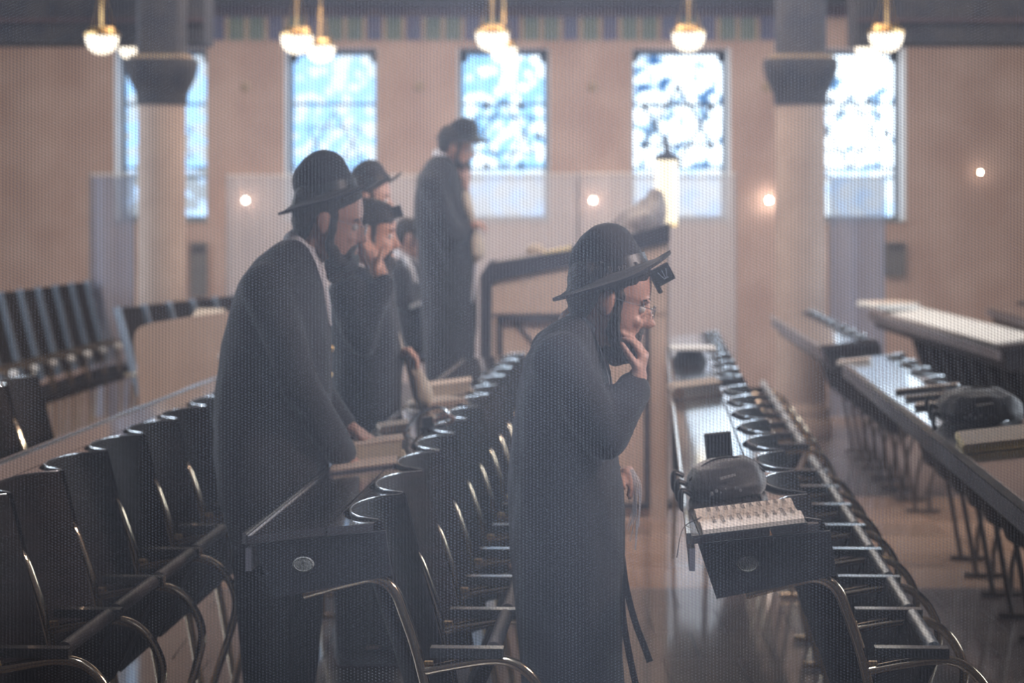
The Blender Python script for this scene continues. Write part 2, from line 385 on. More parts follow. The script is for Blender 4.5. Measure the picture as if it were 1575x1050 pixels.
# windows of the far wall
for i, (a, b, br) in enumerate(ops):
    root = empty('window_%d' % (i + 1), (wx((a + b) / 2), HALL + .47, zb), kind='structure')
    hw = (wx(b) - wx(a)) / 2; H = zt - zb
    fr = MB()
    fr.box((-hw, -.03, 0), (-hw + .05, .03, H)); fr.box((hw - .05, -.03, 0), (hw, .03, H))
    fr.box((-hw, -.03, 0), (hw, .03, .05)); fr.box((-hw, -.03, H - .05), (hw, .03, H))
    for s in (-1, 1):                                   # stepped upper corners
        fr.box((s * hw - (.1 if s > 0 else 0), -.03, H - .12), (s * hw + (.1 if s < 0 else 0), .03, H))
    fr.build('window_frame', M['winframe'], root)
    for s in (-1, 1):
        MB().box((s * hw - .012 if s > 0 else s * hw, -.46, 0), (s * hw if s > 0 else s * hw + .012, -.03, H)).build('window_reveal', M['jamb'], root)
    MB().box((-hw, -.47, -.02), (hw, 0, .012)).build('window_sill', M['jamb'], root)
    ys = [340, 272, 257, 157, 75]
    zs = [wz(y) - zb for y in ys]
    g = glass_mat('art_glass_%d' % (i + 1), tuple(c * br for c in (.93, .97, 1.0)), ((.50, .66, .82), (.46, .62, .78), (.42, .60, .76), (.08, .24, .40), (.10, .26, .42))[i], (.02, .03, .03, -.09, -.14)[i])
    gp = glass_mat('frosted_glass_%d' % (i + 1), tuple(c * br * .8 for c in (.93, .97, 1.0)), (.62, .74, .88), -.02)
    for k in range(4):
        MB().box((-hw + .04, -.006, zs[k] + .01), (hw - .04, .006, zs[k+1] - .01)).build('pane', g if k in (2, 3) else gp, root)
        if k: MB().box((-hw + .04, -.02, zs[k] - .012), (hw - .04, .02, zs[k] + .012)).build('glazing_bar', M['lead'], root)
    # leaded six-pointed star and petals
    if i in (2, 3, 4, 1, 0):
        cz = wz((218, 218, 205, 190, 200)[i]) - zb; rr = (.30, .32, .36, .40, .38)[i]; th = (.012, .014, .022, .032, .022)[i]
        for q in (0, 1):
            st = MB(); pts = [(rr * math.sin(R(120 * k + 60 * q)), cz + rr * math.cos(R(120 * k + 60 * q))) for k in range(3)]
            for k in range(3):
                p, r_ = pts[k], pts[(k + 1) % 3]
                st.bar((p[0], -.012, p[1]), (r_[0], -.012, r_[1]), th, .016, up=(0, 1, 0))
            st.build('leaded_triangle', M['lead'], root)
        if i >= 2:
            for k in range(6):
                if i == 4 and k in (2, 3): continue
                an = R(60 * k + (0 if i == 3 else 30)); c = (rr * .98 * math.sin(an), cz + rr * .98 * math.cos(an))
                if abs(c[0]) > hw - .08: c = (math.copysign(hw - .1, c[0]), c[1])
                MB().prism([(c[0] - .045, c[1] - .05), (c[0] + .045, c[1] - .05), (c[0], c[1] + .06)], 'y', -.016, -.007).build('blue_glass_piece', M['lead'], root)

# frieze and cornice on the far wall
for k in range(60):
    px = 292 + k * 15.1
    if px > 1192: break
    y0, y1 = wz(62), wz(26)
    gold = k % 2
    wd = 6 if gold else 24
    x0 = wx(292 + (k // 2) * 30.2 + (24 if gold else 0)); x1 = x0 + wd / s24
    if x1 > wx(1192): break
    m_ = M['fr_gold'] if gold else (M['fr_green'], M['fr_blue'], M['fr_green'], M['fr_green'], M['fr_blue'])[(k // 2) % 5]
    MB().box((x0 + .003, HALL - (.035 if gold else .02), y0), (x1 - .003, HALL, y1)).build('frieze_panel', m_, wall_far)
MB().box((XL, HALL - .08, wz(26)), (XR, HALL, wz(8))).build('trim_1', M['cornice'], kind='structure')
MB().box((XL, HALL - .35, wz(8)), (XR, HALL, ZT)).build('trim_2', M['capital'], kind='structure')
# painted bosses between the windows
for px in (378, 645, 912, 1180):
    c = MB()
    c.ell((wx(px), HALL - .01, wz(133)), (.055, .02, .055), n=12, k=6)
    c.build('painted_boss', M['fr_gold'], wall_far)
    MB().prism([(wx(px) - .05, wz(165)), (wx(px), wz(150)), (wx(px) + .05, wz(165)), (wx(px), wz(182))], 'y', HALL - .015, HALL).build('painted_lozenge', M['wall'], wall_far)
# gallery soffits at both sides, above the columns
s19 = F / 19.0
def gx(px): return (px - 787.5) / s19
def gz(py): return CZ - (py - HY) / s19
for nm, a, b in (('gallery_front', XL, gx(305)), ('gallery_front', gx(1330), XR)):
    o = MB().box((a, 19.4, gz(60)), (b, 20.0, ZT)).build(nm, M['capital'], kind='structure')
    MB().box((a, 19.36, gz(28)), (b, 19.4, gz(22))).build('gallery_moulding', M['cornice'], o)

# columns
def column(pl, pr, cl, cr_, ul, ur, name_label):
    Y = 19.0
    cx = gx((pl + pr) / 2); r = (pr - pl) / 2 / s19
    root = empty('column', (cx, Y, 0), kind='structure')
    def ring(r_, z, sq=0, n=28):
        out = []
        for j in range(n):
            a = 2 * math.pi * j / n; c, s = math.cos(a), math.sin(a)
            k = 1 / max(abs(c), abs(s)) if sq else 1
            k = 1 + (k - 1) * sq
            out.append((r_ * c * k, r_ * s * k, z))
        return out
    MB().rings([ring(r * 1.25, 0), ring(r * 1.25, .12), ring(r * 1.12, .16), ring(r * 1.15, .2), ring(r, .26)]).build('column_base', M['colshaft'], root, smooth=40)
    MB().rings([ring(r, .26), ring(r, 1.2), ring(r * .985, gz(162))]).build('column_shaft', M['colshaft'], root, smooth=40)
    R0 = (cr_ - cl) / 2 / s19
    zc0, zc1 = gz(162), gz(92)
    h = zc1 - zc0
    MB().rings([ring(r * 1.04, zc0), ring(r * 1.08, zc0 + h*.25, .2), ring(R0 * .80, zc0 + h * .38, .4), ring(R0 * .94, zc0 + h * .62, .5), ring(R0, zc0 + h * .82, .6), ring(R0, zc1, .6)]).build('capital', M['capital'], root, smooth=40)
    MB().rings([ring(R0 * .86, zc1, .8), ring(R0 * .86, zc1 + .03, .8)]).build('capital_gilding', M['fr_gold'], root)
    ru = (ur - ul) / 2 / s19
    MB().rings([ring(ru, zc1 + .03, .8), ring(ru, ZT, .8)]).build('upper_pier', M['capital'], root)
    return root
column(212, 286, 193, 303, 205, 278, '')
column(1192, 1270, 1177, 1291, 1200, 1276, '')

# wall heaters and low dark furniture line
for i, (a, b, c, d, lab) in enumerate(((295, 320, 372, 455, 'narrow dark grey wall panel beside the left column'), (1361, 1391, 372, 425, 'short dark grey wall panel under the right-hand window'))):
    r_ = empty('wall_panel', (wx((a+b)/2), HALL - .04, wz(d)), label=lab, cat='wall panel')
    w_ = (b - a) / 2 / s24; h_ = (d - c) / s24
    MB().box((-w_, -.03, 0), (w_, .04, h_)).build('housing', M['heater'], r_)
    MB().box((-w_ * .8, -.038, h_ * .8), (w_ * .8, -.03, h_ * .92)).build('grille', M['darkframe'], r_)

# ------------------------------------------------------------------ net partitions behind the men
def drape(name, pl, pr, pt, Y, m, label, amp=.02, freq=26, bottom=.03, group=None):
    s = F / Y; x0 = (pl - 787.5) / s; x1 = (pr - 787.5) / s; z1 = CZ - (pt - HY) / s
    root = empty(name, ((x0 + x1) / 2, Y, 0), label=label, cat='curtain', group=group)
    n = int((x1 - x0) / .02); vs_ = []; fs = []
    for i in range(n + 1):
        x = x0 + (x1 - x0) * i / n - (x0 + x1) / 2
        for k, z in enumerate((bottom, z1 * .5, z1 - .02)):
            a = amp * (1.2, 1, .6)[k]
            vs_.append((x, a * math.sin(x * freq) + a * .5 * math.sin(x * freq * 1.7 + k * .3 + 1), z))
    for i in range(n):
        for k in range(2):
            a = i * 3 + k; fs.append((a, a + 3, a + 4, a + 1))
    MB().add(vs_, fs).build('net_cloth', m, root, smooth=80)
    MB().tube([(x0 - (x0+x1)/2, 0, z1), (x1 - (x0+x1)/2, 0, z1)], .008, n=8, smooth=False).build('rail', M['jamb'], root)
    for xx in (x0, x1):
        MB().tube([(xx - (x0+x1)/2, 0, 0), (xx - (x0+x1)/2, 0, z1 + .02)], .006, n=8, smooth=False).build('post', M['heater'], root)
    return root
drape('net_partition', 348, 640, 270, 21.5, M['screen'], 'white net partition on a rail behind the tall hatted man at the desk', .005)
drape('net_partition', 642, 888, 268, 21.6, M['screen'], 'white net partition on a rail behind the man on the platform', .005)
drape('net_partition', 890, 1132, 267, 21.7, M['screen'], 'white net partition on a rail behind the glowing lantern', .005)
drape('net_drape', 138, 206, 268, 20.4, M['screen_blue'], 'narrow blue-grey net drape just left of the left column', .03)
drape('net_drape', 1276, 1360, 272, 20.4, M['screen_blue'], 'blue-grey net drape just right of the right column', .03)

# small lit bulbs on the partition and wall
for px, py, Y, lab in ((378, 308, 21.2, 'small round lit bulb left of the tall hatted man'), (912, 308, 21.2, 'small round lit bulb above the reading desk'),
                  (1183, 308, 21.2, 'small round lit bulb beside the right column'), (1508, 265, 21.2, 'faint small bulb high on the wall at far right')):
    p = P(px, py, HALL - .09)
    r_ = empty('wall_bulb', p, label=lab, cat='lamp')
    rad = .022 if px != 1508 else .010
    MB().ell((0, 0, 0), (rad, rad, rad), n=12, k=8).build('bulb', M['bulb'], r_, smooth=80)
    MB().tube([(0, .02, 0), (0, .085, 0)], .010, n=8, smooth=False).build('bracket', M['gold'], r_)
    MB().ell((0, .08, 0), (.03, .008, .03), n=12, k=6).build('wall_plate', M['gold'], r_, smooth=60)

# ------------------------------------------------------------------ pendant lamps
def pendant(px, py, Y, rad_px, label):
    p = P(px, py, Y); r = rad_px / (F / Y)
    root = empty('pendant_lamp', p, label=label, cat='lamp', group='brass pendant lamps with milk glass bowls')
    n = 24
    rings = [[(r * k * math.cos(2*math.pi*j/n), r * k * math.sin(2*math.pi*j/n), z) for j in range(n)] for k, z in
             ((.96, 0), (.97, -.15*r), (.92, -.45*r), (.78, -.78*r), (.5, -1.02*r), (.2, -1.12*r), (.05, -1.13*r))]
    MB().rings(rings).build('glass_bowl', M['milk'], root, smooth=60)
    rings = [[(r * k * math.cos(2*math.pi*j/n), r * k * math.sin(2*math.pi*j/n), z * r) for j in range(n)] for k, z in
             ((1.03, -.1), (1.06, 0), (1.04, .12), (.86, .2), (.78, .42), (.3, .48))]
    MB().rings(rings).build('brass_rim', M['gold'], root, smooth=40)
    MB().tube([(0, 0, .48*r), (0, 0, ZT - p.z)], .010, n=8, smooth=False).build('rod', M['gold'], root)
    for k in range(3):
        a = 2*math.pi*k/3 + .5
        MB().tube([(.8*r*math.cos(a), .8*r*math.sin(a), .3*r), (.1*r*math.cos(a), .1*r*math.sin(a), 2.6*r)], .004, n=5, smooth=False).build('chain', M['gold'], root)
    return root
pendant(157, 54, 18, 26, 'leftmost brass pendant with milk glass bowl, near the left column')
pendant(457, 54, 18, 26, 'larger brass pendant of the pair above the tall hatted man')
pendant(757, 50, 18, 26, 'nearer brass pendant of the pair above the platform man')
pendant(1059, 50, 18, 26, 'brass pendant hanging straight above the glowing lantern')
pendant(1363, 50, 18, 27, 'nearer brass pendant at the rightmost window')
pendant(204, 68, 20.5, 22, 'small brass pendant half hidden by the left column')
pendant(493, 70, 20.5, 23, 'smaller brass pendant overlapping the second window top')
pendant(775, 72, 20.5, 21, 'farther brass pendant of the pair at the middle window')
pendant(1335, 70, 20.5, 20, 'farther brass pendant overlapping the rightmost window')

# ------------------------------------------------------------------ rows of tip-up seats with book desks
RZ = -0.0571
PITCH = .577
def row_matrix(x0, Y0=5.95):
    return Matrix.Translation((x0, Y0, 0)) @ Matrix.Rotation(RZ, 4, 'Z')
ROWS = {'M': row_matrix(-.22), 'R': row_matrix(.872), 'L': row_matrix(-1.285), 'K': row_matrix(-2.37), 'S': row_matrix(1.80)}
ORD = ['nearest', 'second', 'third', 'fourth', 'fifth', 'sixth', 'seventh', 'eighth', 'ninth', 'tenth', 'eleventh', 'twelfth', 'thirteenth', 'fourteenth', 'fifteenth', 'sixteenth', 'seventeenth', 'eighteenth']

def back_v(z): return .03 - (z - .45) / .60 * .155          # rake of the backrest
def make_seat(with_frame_u=0.0):
    root = empty('tip_up_seat')
    w_ = PITCH
    # tube frame at the near side
    MB().tube([(.12,0,.014),(.10,0,.12),(.06,0,.35),(0,0,.646),(-.045,0,.79),(-.075,0,.855),(-.12,0,.880),(-.18,0,.870),(-.296,0,.838)], .0135, n=10).build('back_tube', M['tube'], root, smooth=60)
    MB().tube([(.004,0,.652),(.09,0,.669),(.176,0,.681),(.235,0,.668),(.285,0,.620),(.312,0,.545),(.295,0,.45),(.245,0,.30),(.205,0,.15),(.20,0,.014)], .0125, n=10).build('arm_tube', M['tube'], root, smooth=60)
    MB().box((.02, -.022, .688), (.20, .022, .712)).build('arm_pad', M['pad'], root)
    MB().tube([(.06,0,.016),(.16,0,.013),(.26,0,.016)], .013, n=8).build('foot_bar', M['tube'], root, smooth=60)
    for q, (v, z) in enumerate(((-.285, .858), (-.20, .885), (.012, .672))):
        MB().box((v - .014, -.007, z - .004), (v + .014, .007, z + .004)).build('bolt', M['gold'], root)
    # curved plywood backrest
    n = 10; rings = []
    zs_ = [.46, .60, .80, .95, 1.018]
    outer = []
    for z in zs_:
        a = []; b = []
        for i in range(n + 1):
            t = i / n; u = .02 + (w_ - .04) * t; bul = .10 * (1 - (2 * t - 1) ** 2) ** .6 * (.55 + .45 * (z - .45) / .6)
            v = back_v(z) - bul
            a.append((v, u, z)); b.append((v + .014, u, z))
        rings.append(a + b[::-1])
    MB().rings(rings).build('backrest', M['seatwood'], root, smooth=50)
    tr = [Vector((back_v(1.018) - .10 * (1 - (2 * i / n - 1) ** 2) ** .6 + .007, .02 + (w_ - .04) * i / n, 1.020)) for i in range(n + 1)]
    MB().tube(tr, .0024, n=6, smooth=False).build('top_trim', M['chrome'], root, smooth=60)
    # tipped-up seat with bright front edge
    a = MB(); d = Vector((.13, 0, .28)).normalized(); nrm = Vector((-d.z, 0, d.x))
    p0 = Vector((.045, 0, .43)); p1 = Vector((.168, 0, .695))
    vs_ = []
    for p in (p0, p1):
        for u in (.035, w_ - .035):
            for s in (-.02, .012): vs_.append(p + nrm * s + Vector((0, u, 0)))
    a.add(vs_, [(0,1,3,2),(4,6,7,5),(0,4,5,1),(2,3,7,6),(0,2,6,4),(1,5,7,3)])
    seat = a.build('seat_panel', M['seatwood'], root)
    MB().tube([p1 + nrm * -.004 + Vector((0, .055, .004)), p1 + nrm * -.004 + Vector((0, w_ - .035, .004))], .019, n=10, smooth=False).build('seat_edge', M['seatedge'], seat, smooth=50)
    MB().tube([p0 + Vector((0, .01, 0)), p0 + Vector((0, w_ - .01, 0))], .011, n=8, smooth=False).build('hinge_bar', M['tube'], root, smooth=50)
    return root
proto = make_seat()
used = [False]; LAST = ['']
def place_seat(m, label, group, keep=None):
    if not used[0]: o = proto; used[0] = True
    else: o = copy_tree(proto)
    o.matrix_world = m; LAST[0] = o.name
    tag(o, label, 'seat', group)
    return o
DARK = {}
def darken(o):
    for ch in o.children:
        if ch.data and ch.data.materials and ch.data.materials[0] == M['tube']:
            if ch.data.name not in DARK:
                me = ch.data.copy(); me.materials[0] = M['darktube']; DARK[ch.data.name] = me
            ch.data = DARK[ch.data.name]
M['darktube'] = mat('shaded_tube', (.10, .08, .07), .35, .8, col2=(.14, .11, .09), nscale=12)  # tube copy darkened to stand in for shade in the right-hand rows
M['shadededge'] = mat('shaded_seat_edge', (.045, .038, .040), .55, .2, col2=(.07, .06, .06), nscale=12)  # seat edge copy with shade put into its colour, left and middle rows
def seat_row(key, k0, k1, rowname, group, bare=False):
    for k in range(k0, k1):
        m = ROWS[key] @ Matrix.Translation((0, k * PITCH, 0))
        place_seat(m, '%s black tip-up seat from the near end of the %s' % (ORD[k - k0], rowname), group)
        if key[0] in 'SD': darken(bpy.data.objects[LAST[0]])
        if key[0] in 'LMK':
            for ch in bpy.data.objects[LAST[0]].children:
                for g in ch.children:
                    if 'dull' not in DARK: me = g.data.copy(); me.materials[0] = M['shadededge']; DARK['dull'] = me
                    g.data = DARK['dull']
def last_frame(m, label, parts=True): pass

def desk_top(v): return .984 + min(v + .43, .195) * .12 + max(0, v + .235) * .08
def desk(key, k0, k1, label, group='long book desks', badge=True, fascia=True):
    L = (k1 - k0) * PITCH
    root = bpy.data.objects.new('book_desk', None); link(root); root.empty_display_size = .1
    root.matrix_world = ROWS[key] @ Matrix.Translation((0, k0 * PITCH, 0)); tag(root, label, 'desk', group)
    top = desk_top
    # lid board (hinged) and the notched board behind it
    th = .02
    for j in range(0, k1 - k0, 4):
        u0 = j * PITCH + .002; u1 = min(k1 - k0, j + 4) * PITCH - .002
        if j == 0: u0 = -.03
        MB().prism([(-.43, top(-.43)), (-.238, top(-.238)), (-.238, top(-.238) - th), (-.43, top(-.43) - th)], 'y', u0, u1).build('desk_lid', M['desktop'], root)
    nb = MB()
    for j in range(k1 - k0):
        u0 = j * PITCH; n = 12
        poly = [(-.232, u0 - (.03 if j == 0 else 0)), (-.118, u0 - (.03 if j == 0 else 0)), (-.118, u0 + .012)]
        for i in range(n + 1):
            t = i / n; u = u0 + .02 + (PITCH - .04) * t
            v = back_v(1.018) - .012 - .10 * (1 - (2 * t - 1) ** 2) ** .6
            poly.append((v, u))
        poly += [(-.118, u0 + PITCH - .012), (-.118, u0 + PITCH), (-.232, u0 + PITCH)]
        b = MB(); npo = len(poly)
        vs_ = [(v, u, top(v)) for v, u in poly] + [(v, u, top(v) - th) for v, u in poly]
        b.add(vs_, [tuple(range(npo))[::-1], tuple(range(npo, 2 * npo))] + [(i, (i + 1) % npo, (i + 1) % npo + npo, i + npo) for i in range(npo)])
        b.build('scalloped_board', M['desktop'], root)
    bx = MB(); bx.prism([(-.405, top(-.405) - th - .001), (-.245, top(-.245) - th - .001), (-.235, .852), (-.362, .829)], 'y', .0, L)
    bx.build('book_box', M['deskbox'], root)
    for u in (-.022, L):
        MB().prism([(-.414, top(-.414) - th - .001), (-.090, top(-.09) - th - .001), (-.074, .889), (-.368, .829)], 'y', u, u + .02).build('end_panel', M['deskbox'], root)
    MB().bar((-.437, -.03, .978), (-.437, L, .978), .010, .026).build('edge_lip', M['chrome'], root)
    if fascia:
        MB().bar((-.428, -.028, .925), (-.428, L, .925), .014, .055).build('fascia', M['fascia'], root)
    if badge:
        n = 24; bd = MB(); c = (-.292, .915)
        bd.rings([[(c[0] + .027 * k * math.cos(2*math.pi*j/n), -.022 - d_, c[1] + .019 * k * math.sin(2*math.pi*j/n)) for j in range(n)] for k, d_ in ((1, 0), (1, .003), (.86, .005), (.82, .0035))])
        b0 = bd.build('oval_badge', M['badge'], root)
        # worn emblem on the badge: a six-pointed star
        st = MB()
        for q in (0, 1):
            pts = [(c[0] + .012 * math.sin(R(120*k+60*q)), c[1] + .012 * math.cos(R(120*k+60*q))) for k in range(3)]
            for k in range(3): st.bar((pts[k][0], -.0262, pts[k][1]), (pts[(k+1)%3][0], -.0262, pts[(k+1)%3][1]), .0012, .0016, up=(0, 1, 0))
        st.build('badge_emblem', M['badge'], b0)
    for u in (L * .02 + .03,):
        pass
    return root

seat_row('R', 0, 8, 'right-hand row', 'tip-up seats of the right-hand row')
seat_row('M', 0, 12, 'middle row', 'tip-up seats of the middle row')
seat_row('L', 0, 13, 'left row', 'tip-up seats of the left row')
seat_row('K', 4, 9, 'second row from the left', 'tip-up seats of the second row from the left')
seat_row('S', 2, 12, 'row along the right edge', 'tip-up seats of the row along the right edge')
desk('R', 0, 8, 'dark book desk with the open prayer book on its near end')
desk('M', 0, 12, 'dark book desk of the middle row, oval badge below the silver edge')
desk('L', 0, 14, 'long dark book desk in front of the leftmost tan lectern')
desk('S', 1, 12, 'long desk with grey fascia carrying the velvet bag at right')
# second section of the right row, beyond the gap
ROWS['R2'] = ROWS['R'] @ Matrix.Translation((0, 8 * PITCH + .55, 0))
seat_row('R2', 0, 7, 'far section of the right-hand row', 'tip-up seats of the far right-hand section')
desk('R2', 0, 7, 'far section of the right-hand book desk, beyond the gap', badge=False)
DK = []
# separate far desks on the right
def far_desk(x0, y0, n, label, dx=0.0):
    k = 'D%d' % len(ROWS); ROWS[k] = Matrix.Translation((x0, y0, 0)) @ Matrix.Rotation(-dx, 4, 'Z')
    desk(k, 0, n, label, badge=False); DK.append(k)
    seat_row(k, 0, n, {0: ''}.get(0) + label.split(',')[0].replace('book desk', 'desk row'), 'tip-up seats at the far desks')
far_desk(1.82 + .43, 14.2, 7, 'dull mauve book desk, standing left of the shiny one before the right column', .035)
far_desk(2.86 + .43, 14.2, 9, 'white-shining book desk, right of the right column', .0)
far_desk(3.72 + .43, 15.5, 8, 'dim book desk, at the far right under the plain wall', .05)

# tall-backed row at the far left, its armrest ends painted white as glints
def make_tall():
    root = empty('tall_backed_seat')
    n = 8; rings = []
    for z in (.50, .75, 1.0, 1.17):
        a = []; b = []
        for i in range(n + 1):
            t = i / n; u = .03 + .48 * t; bul = .05 * (1 - (2*t-1)**2); v = .06 - (z - .5) * .25 - bul
            a.append((v, u, z)); b.append((v + .02, u, z))
        rings.append(a + b[::-1])
    MB().rings(rings).build('backrest', M['seatwood'], root, smooth=50)
    MB().bar((.09, .022, .50), (-.09, .022, 1.18), .02, .05, up=(1, 0, 0)).build('side_post', M['blue_sheen'], root)
    MB().box((.08, .04, .42), (.42, .50, .47)).build('seat_panel', M['seatwood'], root)
    MB().tube([(-.02, .01, .66), (.2, .01, .68), (.30, .01, .665)], .014, n=8).build('arm_tube', M['tube'], root, smooth=60)
    MB().ell((.31, .01, .665), (.030, .024, .026), n=10, k=8).build('arm_end', M['white_glint'], root, smooth=80)
    MB().tube([(.30, .01, .66), (.33, .01, .4), (.33, .01, .014)], .013, n=8, smooth=False).build('front_leg', M['tube'], root, smooth=60)
    MB().tube([(.03, .01, .6), (-.02, .01, .014)], .013, n=8, smooth=False).build('rear_leg', M['tube'], root, smooth=60)
    return root
M['blue_sheen'] = mat('painted_blue_sheen_post', (.45, .55, .68), .25, .7, col2=(.4, .5, .62), nscale=10)  # blue reflection along the back edges put into the post colour
M['white_glint'] = mat('painted_white_glint', (.95, .94, .92), .3, 0.0, col2=(.93, .92, .90), nscale=10)  # white colour stands in for glints on the arm ends
tall = make_tall(); first = True
m0 = Matrix.Translation((-3.70, 16.45, 0)) @ Matrix.Rotation(RZ, 4, 'Z')
for k in range(8):
    o = tall if k == 0 else copy_tree(tall)
    o.matrix_world = m0 @ Matrix.Translation((0, k * .54, 0))
    tag(o, '%s tall-backed dark chair from the left in the row below the left drape' % (('leftmost',) + tuple(ORD[1:]))[k], 'chair', 'tall-backed chairs left of the tan lectern')
m1 = Matrix.Translation((-2.72, 17.1, 0)) @ Matrix.Rotation(R(-12), 4, 'Z')
for k in range(7):
    o = copy_tree(tall); o.matrix_world = m1 @ Matrix.Translation((0, k * .52, -.0)); o.scale = (1, 1, .92)
    tag(o, '%s low dark chair from the left above the curved tan lectern' % (('leftmost',) + tuple(ORD[1:]))[k], 'chair', 'low dark chairs above the tan lectern')

# ------------------------------------------------------------------ curved tan lectern at the left
Y = 13.6
r_ = empty('lectern', P(275, 660, Y), label='curved tan wooden lectern behind the left desk, rounded upper corner', cat='lectern')
r_.location.z = 0
def lp(px, py): p = P(px, py, Y); return (p.x - r_.location.x, p.z)
poly = [lp(218, 980), lp(216, 640), lp(210, 560), lp(206, 525), lp(208, 510), lp(216, 502), lp(232, 497), lp(300, 486), lp(395, 474), lp(395, 980)]
poly = [(x, max(z, 0)) for x, z in poly]
MB().prism(poly, 'y', 0, .04).build('front_panel', M['maple'], r_)
MB().box((lp(222, 0)[0], .04, 0), (lp(392, 0)[0], .55, lp(0, 505)[1])).build('body', M['maple'], r_)
MB().prism([(.02, lp(0, 507)[1]), (.02, lp(0, 501)[1]), (.5, lp(0, 480)[1]), (.5, lp(0, 486)[1])], 'x', lp(285, 0)[0], lp(330, 0)[0]).build('book_ledge', M['cream'], r_)
kn = MB().ell((lp(342, 0)[0], -.02, lp(0, 548)[1]), (.02, .02, .02), n=10, k=8).build('white_glint', M['white_glint'], r_, smooth=80)  # white ball added in place of a glint on the lectern

# ------------------------------------------------------------------ platform, reading desk, lantern
MB().box((-1.15, 13.5, 0), (-.16, 17.2, .55)).build('platform', M['darkframe'], kind='structure')
pl = bpy.data.objects['platform']
for k in range(3): MB().box((-1.15, 13.485, .03 + .175 * k), (-.16, 13.5, .19 + .175 * k)).build('platform_board', M['deskbox'], pl)
YB = 13.9
sB = F / YB
def bp(px, py): p = P(px, py, YB); return (p.x, p.z)
rd = empty('reading_desk', (.38, YB, 0), label='large tan reading desk with dark sloping cloth, behind the bowed man', cat='desk')
def bl(px, py): x, z = bp(px, py); return (x - .38, max(z, 0))
MB().prism([bl(757, 900), bl(757, 432), bl(1026, 372), bl(1026, 900)], 'y', .03, 1.0).build('body', M['maple'], rd)
x0, x1 = bl(757, 0)[0], bl(1026, 0)[0]
MB().prism([bl(757, 482), bl(757, 432), bl(1026, 372), bl(1026, 482)], 'y', 0, .03).build('front_rail', M['maple'], rd)
fr = MB(); fx0, fx1, ft, fb = bl(764, 0)[0], bl(1000, 0)[0], bl(0, 486)[1], .06
fr.box((fx0, -.012, ft - .035), (fx1, .03, ft)); fr.box((fx0, -.012, fb), (fx0 + .035, .03, ft)); fr.box((fx1 - .035, -.012, fb), (fx1, .03, ft)); fr.box((fx0, -.012, fb), (fx1, .03, fb + .035))
fr.build('dark_frame', M['darkframe'], rd)
MB().bar(Vector((bl(790, 0)[0], .02, bl(0, 494)[1])), Vector((bl(832, 0)[0], .02, bl(0, 540)[1])), .02, .02, up=(0, 1, 0)).build('stay_bar', M['darkframe'], rd)
MB().box((bl(1000, 0)[0], -.005, 0), (x1, .03, ft)).build('side_stile', M['maple'], rd)
# dark cloth over the sloping top, hanging down the left side
cl = MB().prism([bl(738, 600), bl(738, 425), bl(752, 405), bl(880, 384), bl(1030, 345), bl(1030, 372), bl(880, 408), bl(762, 432), bl(755, 440), bl(753, 600)], 'y', -.03, 1.02)
o = cl.build('desk_cloth', M['darkcloth'], None, label='dark cloth over the sloping reading desk top, hanging down its left side', cat='cloth'); o.location = (.38, YB, 0)

def heap(name, m, pts, yc, hd, label, cat, Y, seed=3, fold=.02, voxel=.02):
    """cloth or soft bag whose ridge follows pts = (left px, right px, py)"""
    mb = MB(); rings = []
    for a, b, py in pts:
        p = P(a, py, Y); q = P(b, py, Y); c = (p + q) / 2; hx = (q.x - p.x) / 2; n = 16
        rings.append([(c.x + hx * math.cos(2*math.pi*j/n), yc + hd * min(1, hx * 6 + .3) * math.sin(2*math.pi*j/n), c.z) for j in range(n)])
    mb.rings(rings)
    o = fuse(mb, name, m, None, voxel, 3, fold, fscale=(9, 9, 7))
    return tag(o, label, cat)
heap('draped_cloth', M['tallit'], [(1004, 1026, 294), (998, 1029, 306), (985, 1030, 318), (960, 1031, 330), (938, 1032, 345), (920, 1032, 362), (905, 1032, 385)], YB + .4, .3, 'pale mottled cloth heaped on the raised corner of the reading desk', 'cloth', YB, fold=.035, voxel=.015)
# papers and pale cloth on the reading desk
def slope_item(name, poly, y0, y1, m, label, cat):
    return MB().prism([bp(*p) for p in poly], 'y', y0, y1).build(name, m, None, label=label, cat=cat)
slope_item('cloth', [(755, 412), (762, 402), (820, 392), (850, 388), (852, 396), (800, 405), (790, 412)], YB - .02, YB + .5, M['tallit'], 'folded pale cloth on the left of the reading desk', 'cloth')
o = MB(); o.ell((0, 0, 0), (.055, .06, .04), n=14, k=8)
o = o.build('cloth_bundle', M['cream'], None, smooth=60, label='small crumpled cream cloth at the middle of the reading desk', cat='cloth'); o.location = P(823, 385, YB + .2)
slope_item('book', [(835, 397), (835, 388), (880, 378), (880, 388)], YB - .02, YB + .3, M['yellow'], 'thin yellow-edged book on the reading desk beside the cream cloth', 'book')

# lantern on a slim post
p = P(1025, 343, 14.6); s = F / 14.6
ln = empty('lantern', (p.x, p.y, 0), label='glowing cylindrical lantern on a slim post before the fourth window', cat='lamp')
n = 20; r0 = 17 / s; z0 = p.z; z1 = P(0, 246, 14.6).z
def rg(k, z): return [(r0 * k * math.cos(2*math.pi*j/n), r0 * k * math.sin(2*math.pi*j/n), z) for j in range(n)]
MB().rings([rg(.95, z0), rg(1, z0 + .01), rg(1, z1 - .01), rg(.95, z1)]).build('glass', M['lantern'], ln, smooth=50)
MB().rings([rg(1.1, z1), rg(1.15, z1 + .015), rg(.9, z1 + .03), rg(.25, z1 + .045), rg(.18, z1 + .13), rg(.05, z1 + .16)]).build('cap', M['lead'], ln, smooth=50)
MB().rings([rg(1.05, z0 - .02), rg(1.05, z0)]).build('base_ring', M['gold'], ln, smooth=50)
MB().tube([(0, 0, .01), (0, 0, z0 - .02)], .014, n=8, smooth=False).build('post', M['darkframe'], ln)
